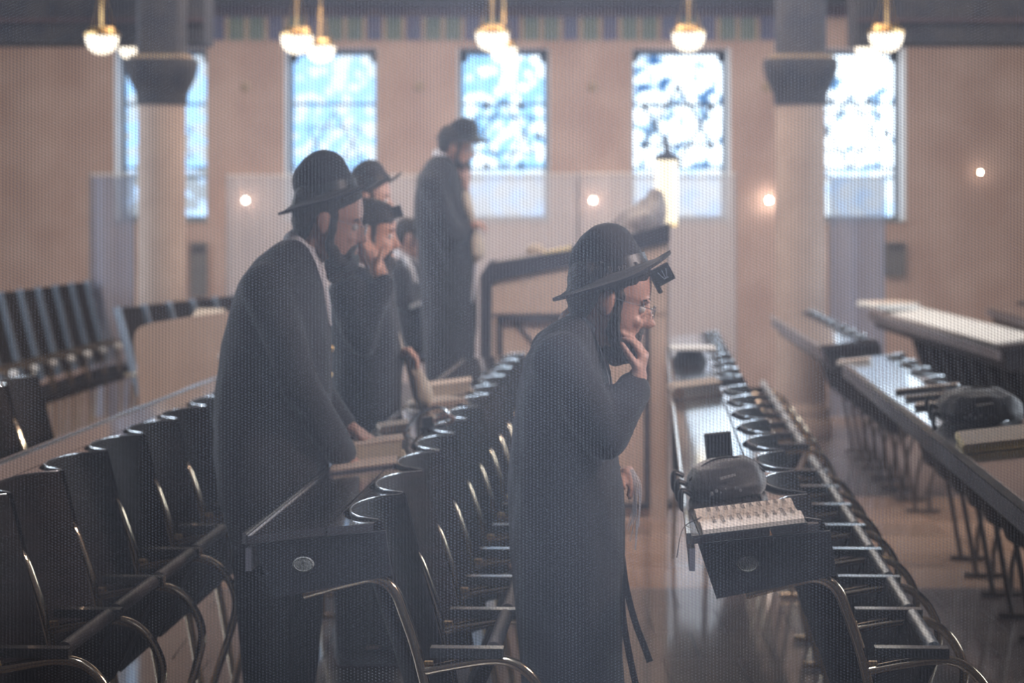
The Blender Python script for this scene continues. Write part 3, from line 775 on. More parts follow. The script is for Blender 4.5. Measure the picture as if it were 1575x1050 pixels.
MB().rings([rg(1.6, .0), rg(1.6, .02), rg(.4, .04)]).build('foot', M['darkframe'], ln, smooth=50)

# ------------------------------------------------------------------ books, bags and papers on the desks
SL = math.atan(.12)
def on_desk(key, v, u, spin=0.0, dz=0.002):
    return ROWS[key] @ Matrix.Translation((v, u, .984 + (v + .43) * .12 + dz)) @ Matrix.Rotation(-SL, 4, 'Y') @ Matrix.Rotation(spin, 4, 'Z')
def root_at(name, m, label, cat, group=None):
    o = bpy.data.objects.new(name, None); link(o); o.empty_display_size = .05; o.matrix_world = m
    return tag(o, label, cat, group)

# the open prayer book at the near end of the right desk
bk = root_at('open_book', on_desk('R', -.285, .14, R(2)), 'open prayer book with tan pages of small print on the right desk end', 'book')
hw, hl = .125, .205
MB().box((-hw - .006, -hl - .006, 0), (hw + .006, hl + .006, .004)).build('cover', M['cover'], bk)
def pageblock(y0, y1):
    mb = MB(); n = 6; rings = []
    for i in range(n + 1):
        t = i / n; y = y0 + (y1 - y0) * t; c = abs(y) / hl
        zt_ = .012 + .012 * math.sin(math.pi * min(1, (1 - c) * 1.2 + .08)) * (1 if c > .05 else .4)
        rings.append([(-hw, y, .0045), (hw, y, .0045), (hw, y, zt_), (-hw, y, zt_)])
    mb.rings(rings); return mb
pageblock(-hl, -.002).build('page_block', M['page'], bk); pageblock(.002, hl).build('page_block', M['page'], bk)
heb = ['ברוך אתה יי אלהינו', 'מלך העולם אשר קדשנו', 'במצותיו וצונו על', 'מצות תפלין שמע ישראל', 'יי אלהינו יי אחד', 'ואהבת את יי אלהיך', 'בכל לבבך ובכל נפשך', 'ובכל מאדך והיו', 'הדברים האלה אשר אנכי', 'מצוך היום על לבבך']
def text(body, size, m, parent, mtx, name='printed_text'):
    c = bpy.data.curves.new(name, 'FONT'); c.body = body; c.size = size; c.align_x = 'CENTER'; c.align_y = 'CENTER'; c.resolution_u = 1; c.offset = .0006
    t = bpy.data.objects.new(name, c); COL.objects.link(t)
    dg = bpy.context.evaluated_depsgraph_get(); dg.update()
    me = bpy.data.meshes.new_from_object(t.evaluated_get(dg)); bpy.data.objects.remove(t)
    me.materials.clear(); me.materials.append(m)
    o = bpy.data.objects.new(name, me); link(o, parent); o.matrix_local = mtx
    return o
for yy, sz, k0 in ((-.105, .0140, 0), (.10, .0136, 3)):
    for k in range(10):
        zt_ = .0255
        # the reader stands at the left of the desk, so a line of print runs along the row
        text(heb[(k + k0) % 10][::-1], sz, M['ink'], bk, Matrix.Translation((hw - .022 - k * .0215, yy, .0252)) @ Matrix.Rotation(R(-90), 4, 'Z'))
for k in range(2):
    MB().tube([(-hw + .01, -.01 + .02*k, .02), (-hw - .04, -.02, -.0), (-hw - .065, -.03 + .01*k, -.07)], .0009, n=4).build('ribbon', M['ink'], bk)

def closed_book(m, w_, l_, h_, label, cov=None, pg=None, name='book', group=None):
    r = root_at(name, m, label, 'book', group)
    MB().box((-w_/2, -l_/2, 0), (w_/2, l_/2, .004)).build('cover', cov or M['cover'], r)
    pgm = MB(); n = 6
    pgm.rings([[( -w_/2 + .006 + (.008 if 0 else 0), -l_/2 + .005, z) if q == 0 else (w_/2 - .004 - .008 * math.sin(math.pi * (z / h_)), -l_/2 + .005, z) if q == 1 else (w_/2 - .004 - .008 * math.sin(math.pi * (z / h_)), l_/2 - .005, z) if q == 2 else (-w_/2 + .006, l_/2 - .005, z) for q in range(4)] for z in [.004 + (h_ - .008) * i / n for i in range(n + 1)]])
    pgm.build('page_block', pg or M['pageedge'], r)
    MB().box((-w_/2, -l_/2, h_ - .004), (w_/2, l_/2, h_)).build('upper_cover', pg and M['page'] or cov or M['cover'], r)
    MB().tube([(-w_/2 + .002, -l_/2, h_/2), (-w_/2 + .002, l_/2, h_/2)], h_/2, n=10, smooth=False).build('spine', cov or M['cover'], r, smooth=50)
    return r
closed_book(on_desk('M', -.30, 1.72, R(8)), .165, .21, .055, 'thick cream-edged book lying on the middle desk, topmost of two', cov=M['pageedge'], pg=M['pageedge'])
closed_book(on_desk('M', -.315, 1.45, R(5)), .20, .24, .012, 'grey loose papers under and before the thick cream book', cov=M['fascia'], pg=M['page'], name='paper_sheaf')
closed_book(on_desk('M', -.30, 4.35, R(5)), .21, .30, .05, 'tan book at the far part of the middle desk', cov=M['cream'], pg=M['cream'])
closed_book(on_desk('M', -.29, 3.75, R(20)), .16, .34, .02, 'slim pinkish book on the middle desk before the tan one', cov=M['page'], pg=M['page'])
closed_book(on_desk('M', -.36, 2.75, R(10)), .10, .22, .022, 'slim peach-edged book on the middle desk near the hand-raising man', cov=M['page'], pg=M['page'])
closed_book(on_desk('R', -.33, 4.35, R(4)), .19, .36, .05, 'brown book with white top at the far end of the right desk', cov=M['maple'], pg=M['paper'])
# small dark book propped upright
pb = root_at('propped_book', ROWS['R'] @ Matrix.Translation((-.315, 1.62, 1.0)) @ Matrix.Rotation(R(-6), 4, 'Y'), 'small black box-shaped book standing behind the velvet bag', 'book')
MB().box((-.04, -.012, 0), (.045, .012, .085)).build('cover', M['cover'], pb); MB().box((-.036, -.010, .085), (.041, .010, .087)).build('page_edge', M['pageedge'], pb)

# velvet bags
def bag(m, sx, sy, sz, label, stripe=True, seed=0):
    r = root_at('velvet_bag', m, label, 'bag')
    mb = MB(); rings = []; n = 28
    for k, z in ((.86, 0), (1.0, .12), (1.02, .35), (.96, .6), (.80, .82), (.50, .96), (.15, 1.0)):
        rings.append([(sx * k * math.copysign(abs(math.cos(a)) ** .8, math.cos(a)), sy * k * math.copysign(abs(math.sin(a)) ** .8, math.sin(a)) * (1 if z < .5 else .9), sz * z) for a in (2*math.pi*j/n for j in range(n))])
    mb.rings(rings)
    b = fuse(mb, 'bag_body', M['velvet'], r, .006, 3, .006, fscale=(18, 18, 14))
    MB().tube([(-sx*.98, -sy*.3, sz*.55), (-sx*.5, -sy*.25, sz*.93), (0, -sy*.2, sz*1.03), (sx*.5, -sy*.25, sz*.93), (sx*.98, -sy*.3, sz*.55)], .003, n=5).build('zip', M['leather'], r)
    if stripe: MB().bar((-sx*.25, -sy*.99, sz*.62), (sx*.15, -sy*.99, sz*.68), .004, .007, up=(0, 0, 1)).build('silver_stripe', M['silver'], r)
    for k in range(3):
        c = Vector((-sx * (.98 + .05*k), -sy*.5 + .04*k, sz*(.25+.2*k)))
        MB().tube([c, c + Vector((-.025, -.01, .012)), c + Vector((-.03, -.015, -.03)), c + Vector((-.012, 0, -.05))], .008, n=6).build('strap_loop', M['leather'], r, smooth=60)
    for k in range(7):
        a = -.5 + k * .12
        MB().ell((sx*a, -sy*1.0, sz*(.28 + .05*(k % 2))), (.005, .003, .006), n=6, k=4).build('embroidered_knot', M['silver'], r)
    return r
bag(on_desk('R', -.315, .74, R(3), -.006), .108, .15, .108, 'black velvet bag behind the open prayer book on the right desk')
p = P(1478, 655, 8.9)
bag(ROWS['S'] @ Matrix.Translation((-.24, 3.0, .995)), .155, .20, .13, 'black velvet bag with a pale glint on the long grey-edged desk')
closed_book(on_desk('S', -.26, 2.15, R(-4)), .30, .44, .03, 'yellow lit papers at the right edge of the frame beyond the velvet bag', cov=M['yellow'], pg=M['yellow'], name='paper_stack')
closed_book(on_desk('S', -.40, 6.55, R(-8)), .17, .08, .02, 'white slip of paper jutting over the far end of the grey-edged desk', cov=M['paper'], pg=M['paper'], name='paper_slip')
for k, (u, sz) in enumerate(((3.72, .13), (4.10, .045), (4.50, .06))):
    closed_book(on_desk('S', -.26, u, R(-10), .002), .27, sz, .014, ('flat brown folder touching the velvet bag on the grey-edged desk', 'nearer of the two thin dark slips on the grey-edged desk', 'farther of the two thin dark slips on the grey-edged desk')[k], cov=M['cover'], pg=M['cover'], name=('folder', 'paper_slip', 'paper_slip')[k])
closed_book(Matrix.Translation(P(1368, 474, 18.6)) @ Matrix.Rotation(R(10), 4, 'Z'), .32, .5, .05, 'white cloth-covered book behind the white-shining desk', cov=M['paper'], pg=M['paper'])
cl = root_at('desk_reflection', on_desk(DK[1], -.30, 2.4, 0, .003), 'long white sheet standing in for the reflection on the desk right of the right column', 'cloth')  # white sheet added in place of a window reflection on the desktop
MB().box((-.125, -2.3, 0), (.165, 2.2, .005)).build('reflection_sheet', M['paper'], cl)
MB().box((-.132, -2.3, -.05), (-.126, 2.2, .006)).build('reflection_edge', M['paper'], cl)
# tefillin with looped straps on the middle desk
tf = root_at('tefillin', on_desk('M', -.22, 2.55, R(10)), 'tefillin box with looped tan-lined straps on the middle desk', 'tefillin')
MB().box((-.03, -.03, 0), (.03, .03, .012)).build('base', M['leather'], tf); MB().box((-.02, -.02, .012), (.02, .02, .045)).build('box', M['teflin'], tf)
MB().tube([(-.08, .02, .005), (-.03, .06, .05), (.04, .06, .07), (.08, .0, .05), (.06, -.05, .02), (.0, -.05, .004)], .006, n=6).build('strap', M['chrome'], tf, smooth=60)
MB().tube([(.02, -.03, .03), (.06, -.06, .045), (.09, -.02, .03), (.07, .03, .01)], .008, n=6).build('strap', M['skin2'], tf, smooth=60)
# dark rounded bag with white sheet at the far end near the reading desk
dk = root_at('hat_box', ROWS['R'] @ Matrix.Translation((-.33, 6.4, 0)), 'dark round-topped chair beside the reading desk with a white sheet on top', 'chair')
mb = MB(); mb.rings([[(.095 * k * math.cos(2*math.pi*j/20), .14 * k * math.sin(2*math.pi*j/20), z) for j in range(20)] for k, z in ((.95, .45), (1, .6), (1, .9), (.9, 1.02), (.6, 1.07))])
dk.name = 'tub_chair'
mb.build('shell', M['seatwood'], dk, smooth=60)
MB().box((-.10, -.15, 1.07), (.13, .15, 1.082)).build('white_sheet', M['paper'], dk)
for a in (-1, 1):
    for b in (-1, 1): MB().tube([(.07*a, .10*b, .46), (.085*a, .12*b, .01)], .012, n=6, smooth=False).build('leg', M['tube'], dk)

# ------------------------------------------------------------------ people
HEAD = [(.122, .03, -.045, .03), (.112, .062, -.075, .052), (.09, .082, -.095, .067), (.05, .094, -.104, .076), (.022, .097, -.103, .077), (.006, .088, -.100, .075),
        (-.015, .087, -.093, .073), (-.038, .090, -.080, .068), (-.056, .094, -.062, .062), (-.075, .092, -.035, .056), (-.098, .092, -.006, .044), (-.115, .082, .028, .026)]
class Frame:
    def __init__(s, o, pitch, scale=1.0, yaw=0.0):
        s.o = Vector(o); s.f = Vector((math.cos(pitch) * math.cos(yaw), math.sin(yaw), -math.sin(pitch))); s.s = Vector((-math.sin(yaw), math.cos(yaw), 0)); s.u = s.f.cross(s.s); s.k = scale
        s.m = Matrix((s.f, s.s, s.u)).transposed()
    def __call__(s, x, y, z): return s.o + (s.f * x + s.s * y + s.u * z) * s.k

def add_head(mb, H):
    rings = []; n = 24
    for z, f, b, hw in HEAD:
        cx = (f + b) / 2; hx = (f - b) / 2; ring = []
        for j in range(n):
            a = 2 * math.pi * j / n; c, s = math.cos(a), math.sin(a)
            e = .85 if c > 0 else 1.0
            ring.append(H(cx + hx * math.copysign(abs(c) ** e, c), hw * math.copysign(abs(s) ** .9, s) * (1 - .10 * max(0, c)), z))
        rings.append(ring)
    mb.rings(rings)
    # nose, lips, brow, chin, ears
    mb.rings([[H(.080, -.012, .012), H(.080, .012, .012), H(.100, .004, .012), H(.100, -.004, .012)],
              [H(.080, -.017, -.012), H(.080, .017, -.012), H(.113, .006, -.012), H(.113, -.006, -.012)],
              [H(.080, -.020, -.032), H(.080, .020, -.032), H(.126, .010, -.031), H(.126, -.010, -.031)],
              [H(.080, -.018, -.044), H(.080, .018, -.044), H(.112, .010, -.043), H(.112, -.010, -.043)]])
    mb.ell(H(.092, 0, -.064), (.013 * H.k, .024 * H.k, .006 * H.k), H.m, n=10, k=6)
    mb.ell(H(.090, 0, -.076), (.013 * H.k, .021 * H.k, .007 * H.k), H.m, n=10, k=6)
    mb.ell(H(.080, 0, -.100), (.018 * H.k, .024 * H.k, .018 * H.k), H.m, n=10, k=6)
    for s in (-1, 1):
        mb.ell(H(.088, s * .026, .022), (.010 * H.k, .022 * H.k, .007 * H.k), H.m, n=10, k=6)
        mb.ell(H(-.008, s * .080, -.008), (.019 * H.k, .011 * H.k, .033 * H.k), H.m, n=12, k=8)
        mb.ell(H(-.013, s * .088, -.002), (.020 * H.k, .006 * H.k, .028 * H.k), H.m, n=12, k=8)
        mb.ell(H(.074, s * .032, -.034), (.016 * H.k, .018 * H.k, .016 * H.k), H.m, n=10, k=6)

def add_hand(mb, wrist, knuck, tip, side, k=1.0, curl=.5, thumb_dir=None):
    """palm from wrist to knuckles, four fingers bending towards tip, thumb leaving the side of the palm; side = across the palm"""
    w_ = Vector(wrist); kn = Vector(knuck); tp = Vector(tip); sd = Vector(side).normalized()
    d = (kn - w_).normalized()
    mb.caps([w_ - d * .03, w_], [.026 * k, .025 * k])
    for a, rr in ((-.027, .0135), (-.009, .0145), (.009, .0145), (.027, .013)):
        mb.caps([w_ + sd * a * .7 * k, kn + sd * a * k], [.017 * k, rr * k], n=8)
    fd = (tp - kn); L = fd.length; fd.normalize()
    up = d.cross(sd)
    for i, (a, ln_) in enumerate(((-.028, .86), (-.0095, 1.0), (.0095, .95), (.028, .74))):
        b = kn + sd * a * k
        j1 = b + (d * (1 - curl) + fd * curl).normalized() * .036 * k * ln_
        j2 = j1 + fd * .026 * k * ln_
        j3 = j2 + (fd * 1.0 - d * curl * .7).normalized() * .022 * k * ln_
        mb.caps([b, j1, j2, j3], [.0098 * k, .0088 * k, .008 * k, .007 * k], n=8)
    t0 = w_ + sd * -.026 * k + d * .02 * k
    td = Vector(thumb_dir).normalized() if thumb_dir else (d * .7 - sd * .9 + fd * .5).normalized()
    mb.caps([t0, t0 + (td - sd * .3).normalized() * .036 * k, t0 + (td - sd * .3).normalized() * .036 * k + (td + fd * .5).normalized() * .045 * k], [.014 * k, .0105 * k, .008 * k], n=8)

def ring_sec(a, b, py, hd, Y, dyc=0.0, shrink=0.0, n=28, e=.85):
    p = P(a, py, Y); q = P(b, py, Y); c = (p + q) / 2; hx = max(.01, (q.x - p.x) / 2 - shrink); hy = max(.01, hd - shrink)
    return [(c.x + hx * math.copysign(abs(math.cos(t)) ** e, math.cos(t)), Y + dyc + hy * math.copysign(abs(math.sin(t)) ** e, math.sin(t)), c.z) for t in (2*math.pi*j/n for j in range(n))]

def build_hat(parent, c, tilt, k=1.0, back=-.02, front=-.006, crown_h=.125, yaw=0.0):
    H = Frame(c, -tilt, k, yaw)
    a0, b0, a1, b1 = .100, .083, .164, .138
    n = 40; m_ = 6; up = []; dn = []
    def bz(ph, t):
        c_, s_ = math.cos(ph), math.sin(ph)
        return (-.030 * s_ * s_ * t ** 1.3) + (front * t * t * max(0, c_) ** 2) + (back * t * max(0, -c_) ** 2) + .010 * t ** 4
    mb = MB(); rings = []
    for i in range(m_ + 1):
        t = i / m_
        rings.append([H((a0 + (a1 - a0) * t) * math.cos(2*math.pi*j/n), (b0 + (b1 - b0) * t) * math.sin(2*math.pi*j/n), bz(2*math.pi*j/n, t) + .004) for j in range(n)])
    for i in range(m_, -1, -1):
        t = i / m_
        rings.append([H((a0 + (a1 - a0) * t) * math.cos(2*math.pi*j/n), (b0 + (b1 - b0) * t) * math.sin(2*math.pi*j/n), bz(2*math.pi*j/n, t) - .004) for j in range(n)])
    rings.append(rings[0])
    mb.rings(rings, cap=False)
    # crown with front pinch and centre crease
    rings = []
    prof = [(0, 1.0), (.2, .99), (.45, .97), (.68, .94), (.82, .90), (.92, .80), (.98, .62), (1.0, .40), (.985, .18), (.975, .04)]
    for h, kk in prof:
        ring = []
        for j in range(n):
            ph = 2*math.pi*j/n; c_, s_ = math.cos(ph), math.sin(ph)
            x = a0 * kk * c_ * (1 - (.25 if c_ > 0 else .05) * h); pin = 1 - .38 * h * max(0, c_) ** 1.5
            y = b0 * kk * s_ * pin
            if c_ < 0: x *= .93 + .15 * min(1, h / .55)
            z = crown_h * 1.06 * h - .012 * h * max(0, x / a0) ** 2 - .040 * h * max(0, -x / a0) ** 1.5 - (.022 * math.exp(-(y / .02) ** 2) * h ** 6) + .006 * h * (x / a0)
            ring.append(H(x, y, z - (.002 if h == 0 else 0)))
        rings.append(ring)
    mb.rings(rings)
    hat = mb.build('hat', M['hat'], parent, smooth=70)
    bd = MB(); rings = []
    for h in (.02, .26):
        kk = 1.0 - .03 * h
        rings.append([H(a0 * kk * 1.015 * math.cos(2*math.pi*j/n) * (1-.06*h), b0 * kk * 1.02 * math.sin(2*math.pi*j/n) * (1 - .38*h*max(0, math.cos(2*math.pi*j/n))**1.5), crown_h * h - .02*h*math.cos(2*math.pi*j/n)**2 + .003) for j in range(n)])
    bd.rings(rings, cap=False).build('hat_band', M['band'], hat, smooth=70)
    MB().bar(H(-.01, -b0*1.03, .008), H(-.01, -b0*1.01, .034), .030*k, .006*k, up=(1, 0, 0)).build('band_bow', M['band'], hat)
    return hat

def tefillin_on_head(parent, c, ang, k=.045, letter=True):
    H = Frame(c, -ang, 1.0)
    t = MB(); h = k / 2
    def bx(mb, x0, x1, y0, y1, z0, z1):
        pts = [H(x, y, z) for x in (x0, x1) for y in (y0, y1) for z in (z0, z1)]
        mb.add(pts, [(0,1,3,2),(4,6,7,5),(0,4,5,1),(2,3,7,6),(0,2,6,4),(1,5,7,3)])
    bx(t, 0, k, -h, h, -h, h); base = MB(); bx(base, -.010, 0, -h * 1.35, h * 1.35, -h * 1.7, h * 1.2)
    o = t.build('head_tefillin', M['teflin'], parent); base.build('base', M['leather'], o)
    if letter:
        # the raised letter on the side of the box
        l = MB()
        for x in (-.012, 0, .012): l.bar(H(k/2 + x, -h - .001, .012), H(k/2 + x * .35, -h - .001, -.010), .0022, .0022, up=(0, 1, 0))
        l.bar(H(k/2 - .006, -h - .001, -.011), H(k/2 + .008, -h - .001, -.011), .0022, .0022, up=(0, 1, 0))
        l.build('raised_letter', M['silver'], o)
    MB().bar(H(k, -h, h), H(k, h, h), .0014, .0014).build('edge_glint', M['silver'], o)  # silver bars put in as glints along the box edges
    MB().bar(H(k, -h, -h), H(k, -h, h), .0012, .0012).build('edge_glint', M['silver'], o)
    return o

def person(name_label, Y, head_px, pitch, coat, arms, hands, legs, hk=1.0, voxel=.006, cvox=.012, skin='skin', beard=True, hair_top=False, glasses=False,
           hat=None, collar=None, shoe_px=None, floor_z=0.0, group=None, seated=False, beard_len=1.0, yaw=0.0, dyc=0.0, head_dy=0.0):
    H = Frame(P(head_px[0], head_px[1], Y, dyc + head_dy), pitch, hk, yaw)
    base = P((coat[-1][0] + coat[-1][1]) / 2, 400, Y); 
    body = MB()
    add_head(body, H)
    # neck
    nb = P((coat[0][0] + coat[0][1]) / 2, coat[0][2] + 14, Y, dyc)
    body.caps([H(-.035, 0, -.03), H(-.025, 0, -.085), nb, nb + Vector((0, 0, -.1))], [.060 * hk, .052 * hk, .050, .055])
    # torso inside the coat
    body.rings([ring_sec(a, b, py, hd, Y, dyc, .028) for a, b, py, hd in coat[1:]])
    for ch in arms:
        body.caps([P(px, py, Y, dyc + dy) for px, py, dy, r in ch], [max(.022, r - .022) for *_, r in ch])
    for h in hands:
        add_hand(body, *[P(q[0], q[1], Y, dyc + q[2]) for q in h['p']], h['side'], h.get('k', 1.0), h.get('curl', .5), h.get('thumb'))
    legr = []
    for ch in legs:
        pts = [P(px, py, Y, dyc + dy) for px, py, dy, r in ch]
        if pts[-1].z > floor_z + .07: pts.append(Vector((pts[-1].x, pts[-1].y, floor_z + .07)))
        rs = [r for *_, r in ch] + [ch[-1][3] * .92] * (len(pts) - len(ch))
        legr.append((pts, rs)); body.caps(pts, [max(.03, r - .02) for r in rs])
        body.caps([pts[-1] + Vector((0, 0, -.02)), pts[-1] + Vector((.13, 0, -.035))], [.035, .03])
    root = fuse(body, 'person', M[skin], None, voxel, 2, 0, sfac=.4)
    tag(root, name_label, 'person', group)
    # coat
    cm = MB(); cm.rings([ring_sec(a, b, py, hd, Y, dyc) for a, b, py, hd in coat])
    for ch in arms:
        pts = [P(px, py, Y, dyc + dy) for px, py, dy, r in ch]
        cm.caps(pts, [r for *_, r in ch])
    fuse(cm, 'coat', M['coat'], root, cvox, 5, .012, fscale=(7, 7, 2.5))
    # trousers and shoes
    for pts, rs in legr:
        t = MB(); t.caps(pts, rs); fuse(t, 'trouser_leg', M['trouser'], root, .014, 3, .006)
        e = pts[-1]; s = MB()
        s.ell(Vector((e.x + .07, e.y, floor_z + .035)), (.145, .05, .034), n=18, k=8); s.ell(Vector((e.x - .01, e.y, floor_z + .055)), (.06, .043, .052), n=14, k=8)
        s.box((e.x - .06, e.y - .036, floor_z + .002), (e.x + .19, e.y + .036, floor_z + .022))
        fuse(s, 'shoe', M['leather'], root, .008, 2)
    # hair
    hr = MB(); n = 24; rings = []
    hz = [(.126, .02, -.05, .04)] if hair_top else []
    sect = hz + [(.115, .066, -.083, .06), (.09, .085, -.105, .076), (.055, .092 if hair_top else .07, -.114, .085), (.03, .05, -.113, .086), (.01, .012, -.110, .084), (-.02, -.022, -.103, .080), (-.045, -.03, -.094, .070), (-.07, -.04, -.080, .055)]
    for z, f, b, hw in sect:
        cx = (f + b) / 2; hx = (f - b) / 2
        rings.append([H(cx + hx * math.cos(2*math.pi*j/n), hw * math.copysign(abs(math.sin(2*math.pi*j/n)) ** .6, math.sin(2*math.pi*j/n)), z) for j in range(n)])
    hr.rings(rings)
    for s in (-1, 1): hr.caps([H(.02, s * .070, .02), H(.022, s * .073, -.015), H(.024, s * .068, -.045)], [.014 * hk, .012 * hk, .012 * hk], n=8)
    fuse(hr, 'hair', M['hair'], root, .006, 2, .004, fscale=(60, 60, 60))
    if beard:
        br = MB(); bl_ = beard_len
        for s in (-1, 1):
            br.caps([H(.020, s * .068, -.03), H(.022, s * .060, -.068), H(.050, s * .044, -.10), H(.078, s * .018, -.114)], [.010 * hk, .017 * hk, .022 * hk, .022 * hk], n=10)
            br.caps([H(.094, s * .004, -.054), H(.090, s * .024, -.060), H(.082, s * .032, -.085)], [.008 * hk, .009 * hk, .014 * hk], n=8)
        br.caps([H(.085, 0, -.10), H(.075, 0, -.10 - .045 * bl_)], [.030 * hk, .024 * hk], n=10)
        br.caps([H(.04, 0, -.10), H(.05, 0, -.115 - .035 * bl_)], [.032 * hk, .026 * hk], n=10)
        fuse(br, 'beard', M['hair'], root, .006, 3, .005, fscale=(50, 50, 40))
    for s in (-1, 1):
        MB().ell(H(.078, s * .030, .000), (.012 * hk,) * 3, n=10, k=8).build('eye', M['eye'], root, smooth=80)
        MB().caps([H(.092, s * .012, .020), H(.092, s * .032, .026), H(.080, s * .048, .021)], [.0035, .0045, .003], n=6).build('eyebrow', M['hair'], root)
    if glasses:
        g = MB(); 
        for s in (-1, 1):
            pts = [H(.112, s * .030 + .021 * math.cos(2*math.pi*j/16), -.002 + .016 * math.sin(2*math.pi*j/16)) for j in range(17)]
            g.tube(pts, .0012, n=5, smooth=False)
            g.tube([H(.112, s * .050, .004), H(.098, s * .072, .006), H(.0, s * .084, .008), H(-.022, s * .085, -.01)], .0012, n=5)
            g.tube([H(.112, s * .009, .002), H(.118, 0, .005)], .0012, n=5, smooth=False)
        g.build('glasses', M['chrome'], root, smooth=60)
    if hat: build_hat(root, P(hat[0], hat[1], Y, dyc + head_dy), R(hat[2]), hat[3], *(hat[4:]))
    # white collar round the neck
    c0, c1 = collar if collar else ((coat[0][0], coat[0][2]), (coat[0][1], coat[0][2] + 10))
    a = P(c0[0], c0[1], Y, dyc); b = P(c1[0], c1[1], Y, dyc); mid = (a + b) / 2; ax = (b - a) / 2; n = 24
    upv = Vector((-ax.z, 0, ax.x)).normalized()
    if upv.z < 0: upv = -upv
    rings = []
    for rr, hh in ((1.0, -.022), (1.06, -.005), (.97, .022), (.90, .024), (.88, -.02)):
        rings.append([mid + ax * rr * math.cos(2*math.pi*j/n) + Vector((0, .074 * rr * math.sin(2*math.pi*j/n), 0)) + upv * hh for j in range(n)])
    MB().rings(rings, cap=False).build('shirt_collar', M['shirt'], root, smooth=60)
    return root, H

# --- man 1: foreground, bowed, hand at his mouth
Y1 = 6.24
m1_, H1 = person('man in black coat and hat bowing, hand to his mouth, at the open prayer book', Y1, (937, 461), R(15),
    [(872, 900, 486, .07), (850, 908, 500, .13), (826, 918, 522, .18), (808, 928, 555, .215), (796, 938, 595, .225), (789, 946, 650, .22), (785, 952, 700, .215), (784, 958, 750, .215),
     (785, 961, 800, .22), (787, 960, 860, .225), (790, 957, 930, .23), (795, 957, 1000, .235), (800, 963, 1070, .24), (803, 966, 1120, .24)],
    [[(858, 548, -.17, .075), (895, 610, -.215, .068), (925, 660, -.215, .060), (948, 625, -.17, .052), (967, 594, -.11, .046)],
     [(858, 548, .17, .075), (870, 640, .22, .066), (895, 715, .22, .058), (938, 738, .10, .048)]],
    [dict(p=((978, 574, -.10), (987, 545, -.075), (968, 523, -.06)), side=(.15, 1, .1), curl=.75, thumb=(-.5, .2, .9), k=1.0),
     dict(p=((950, 737, .07), (967, 727, .04), (966, 745, .03)), side=(.2, 1, 0), curl=.6, k=.95)],
    [[(850, 1080, -.11, .095), (858, 1240, -.11, .07)], [(905, 1080, .11, .095), (908, 1240, .11, .07)]],
    hk=1.06, voxel=.005, cvox=.011, glasses=True, hat=(940, 421, 17, 1.0, -.030, .0, .125), collar=((872, 481), (915, 520)), beard_len=.35)
tefillin_on_head(m1_, P(1008, 428, Y1), R(28), .046)
# shirt edge, tie, sidelock
mb = MB(); mb.caps([P(902, 512, Y1, -.035), P(918, 545, Y1, -.03), P(931, 580, Y1, -.02), P(936, 600, Y1, -.01)], [.018, .016, .011, .006], n=10)
fuse(mb, 'shirt_front', M['shirt'], m1_, .005, 2)
mb = MB(); mb.caps([P(920, 532, Y1, .0), P(932, 565, Y1, .0), P(938, 598, Y1, .0)], [.012, .011, .010], n=8)
fuse(mb, 'necktie', M['coat'], m1_, .005, 2)
MB().tube([H1(.030, -.080, -.03), H1(.034, -.082, -.06), H1(.052, -.08, -.10), H1(.058, -.078, -.135)], [.006, .007, .008, .003], n=6).build('sidelock', M['hair'], m1_, smooth=60)
# lapel edge line: raised strip
MB().tube([P(896, 508, Y1, -.075), P(912, 545, Y1, -.085), P(926, 590, Y1, -.07)], .006, n=6).build('lapel_edge', M['coat'], m1_, smooth=60)
# tefillin straps hanging at his front
for i, pts in enumerate(([(955, 850), (962, 900), (975, 950), (988, 985), (998, 1012)], [(952, 875), (956, 940), (966, 1000), (978, 1055), (985, 1090)])):
    pp = catmull([P(a, b, Y1, -.05 - .03 * i) for a, b in pts]); mb = MB()
    for k in range(len(pp) - 1): pass
    rings = []
    for k, q in enumerate(pp):
        t = (pp[min(k+1, len(pp)-1)] - pp[max(k-1, 0)]).normalized(); sdv = Vector((t.z, 0, -t.x)) * (-1)
        wv = .0085
        rings.append([q + sdv * wv + Vector((0, -.001, 0)), q - sdv * wv + Vector((0, -.001, 0)), q - sdv * wv + Vector((0, .0015, 0)), q + sdv * wv + Vector((0, .0015, 0))])
    mb.rings(rings); mb.build('tefillin_strap', M['leather'], m1_)
# white fringes held in the lower hand
for k in range(14):
    a = rnd.uniform(-6, 8); e = rnd.uniform(-9, 9); L_ = rnd.uniform(70, 112)
    MB().tube([P(972 + a * .4, 722, Y1, .0), P(980 + a, 745, Y1, -.01), P(981 + a + e * .4, 745 + L_ * .45, Y1, 0), P(977 + a + e, 735 + L_, Y1, .0)], .0010, n=4).build('fringe', M['shirt'], m1_)

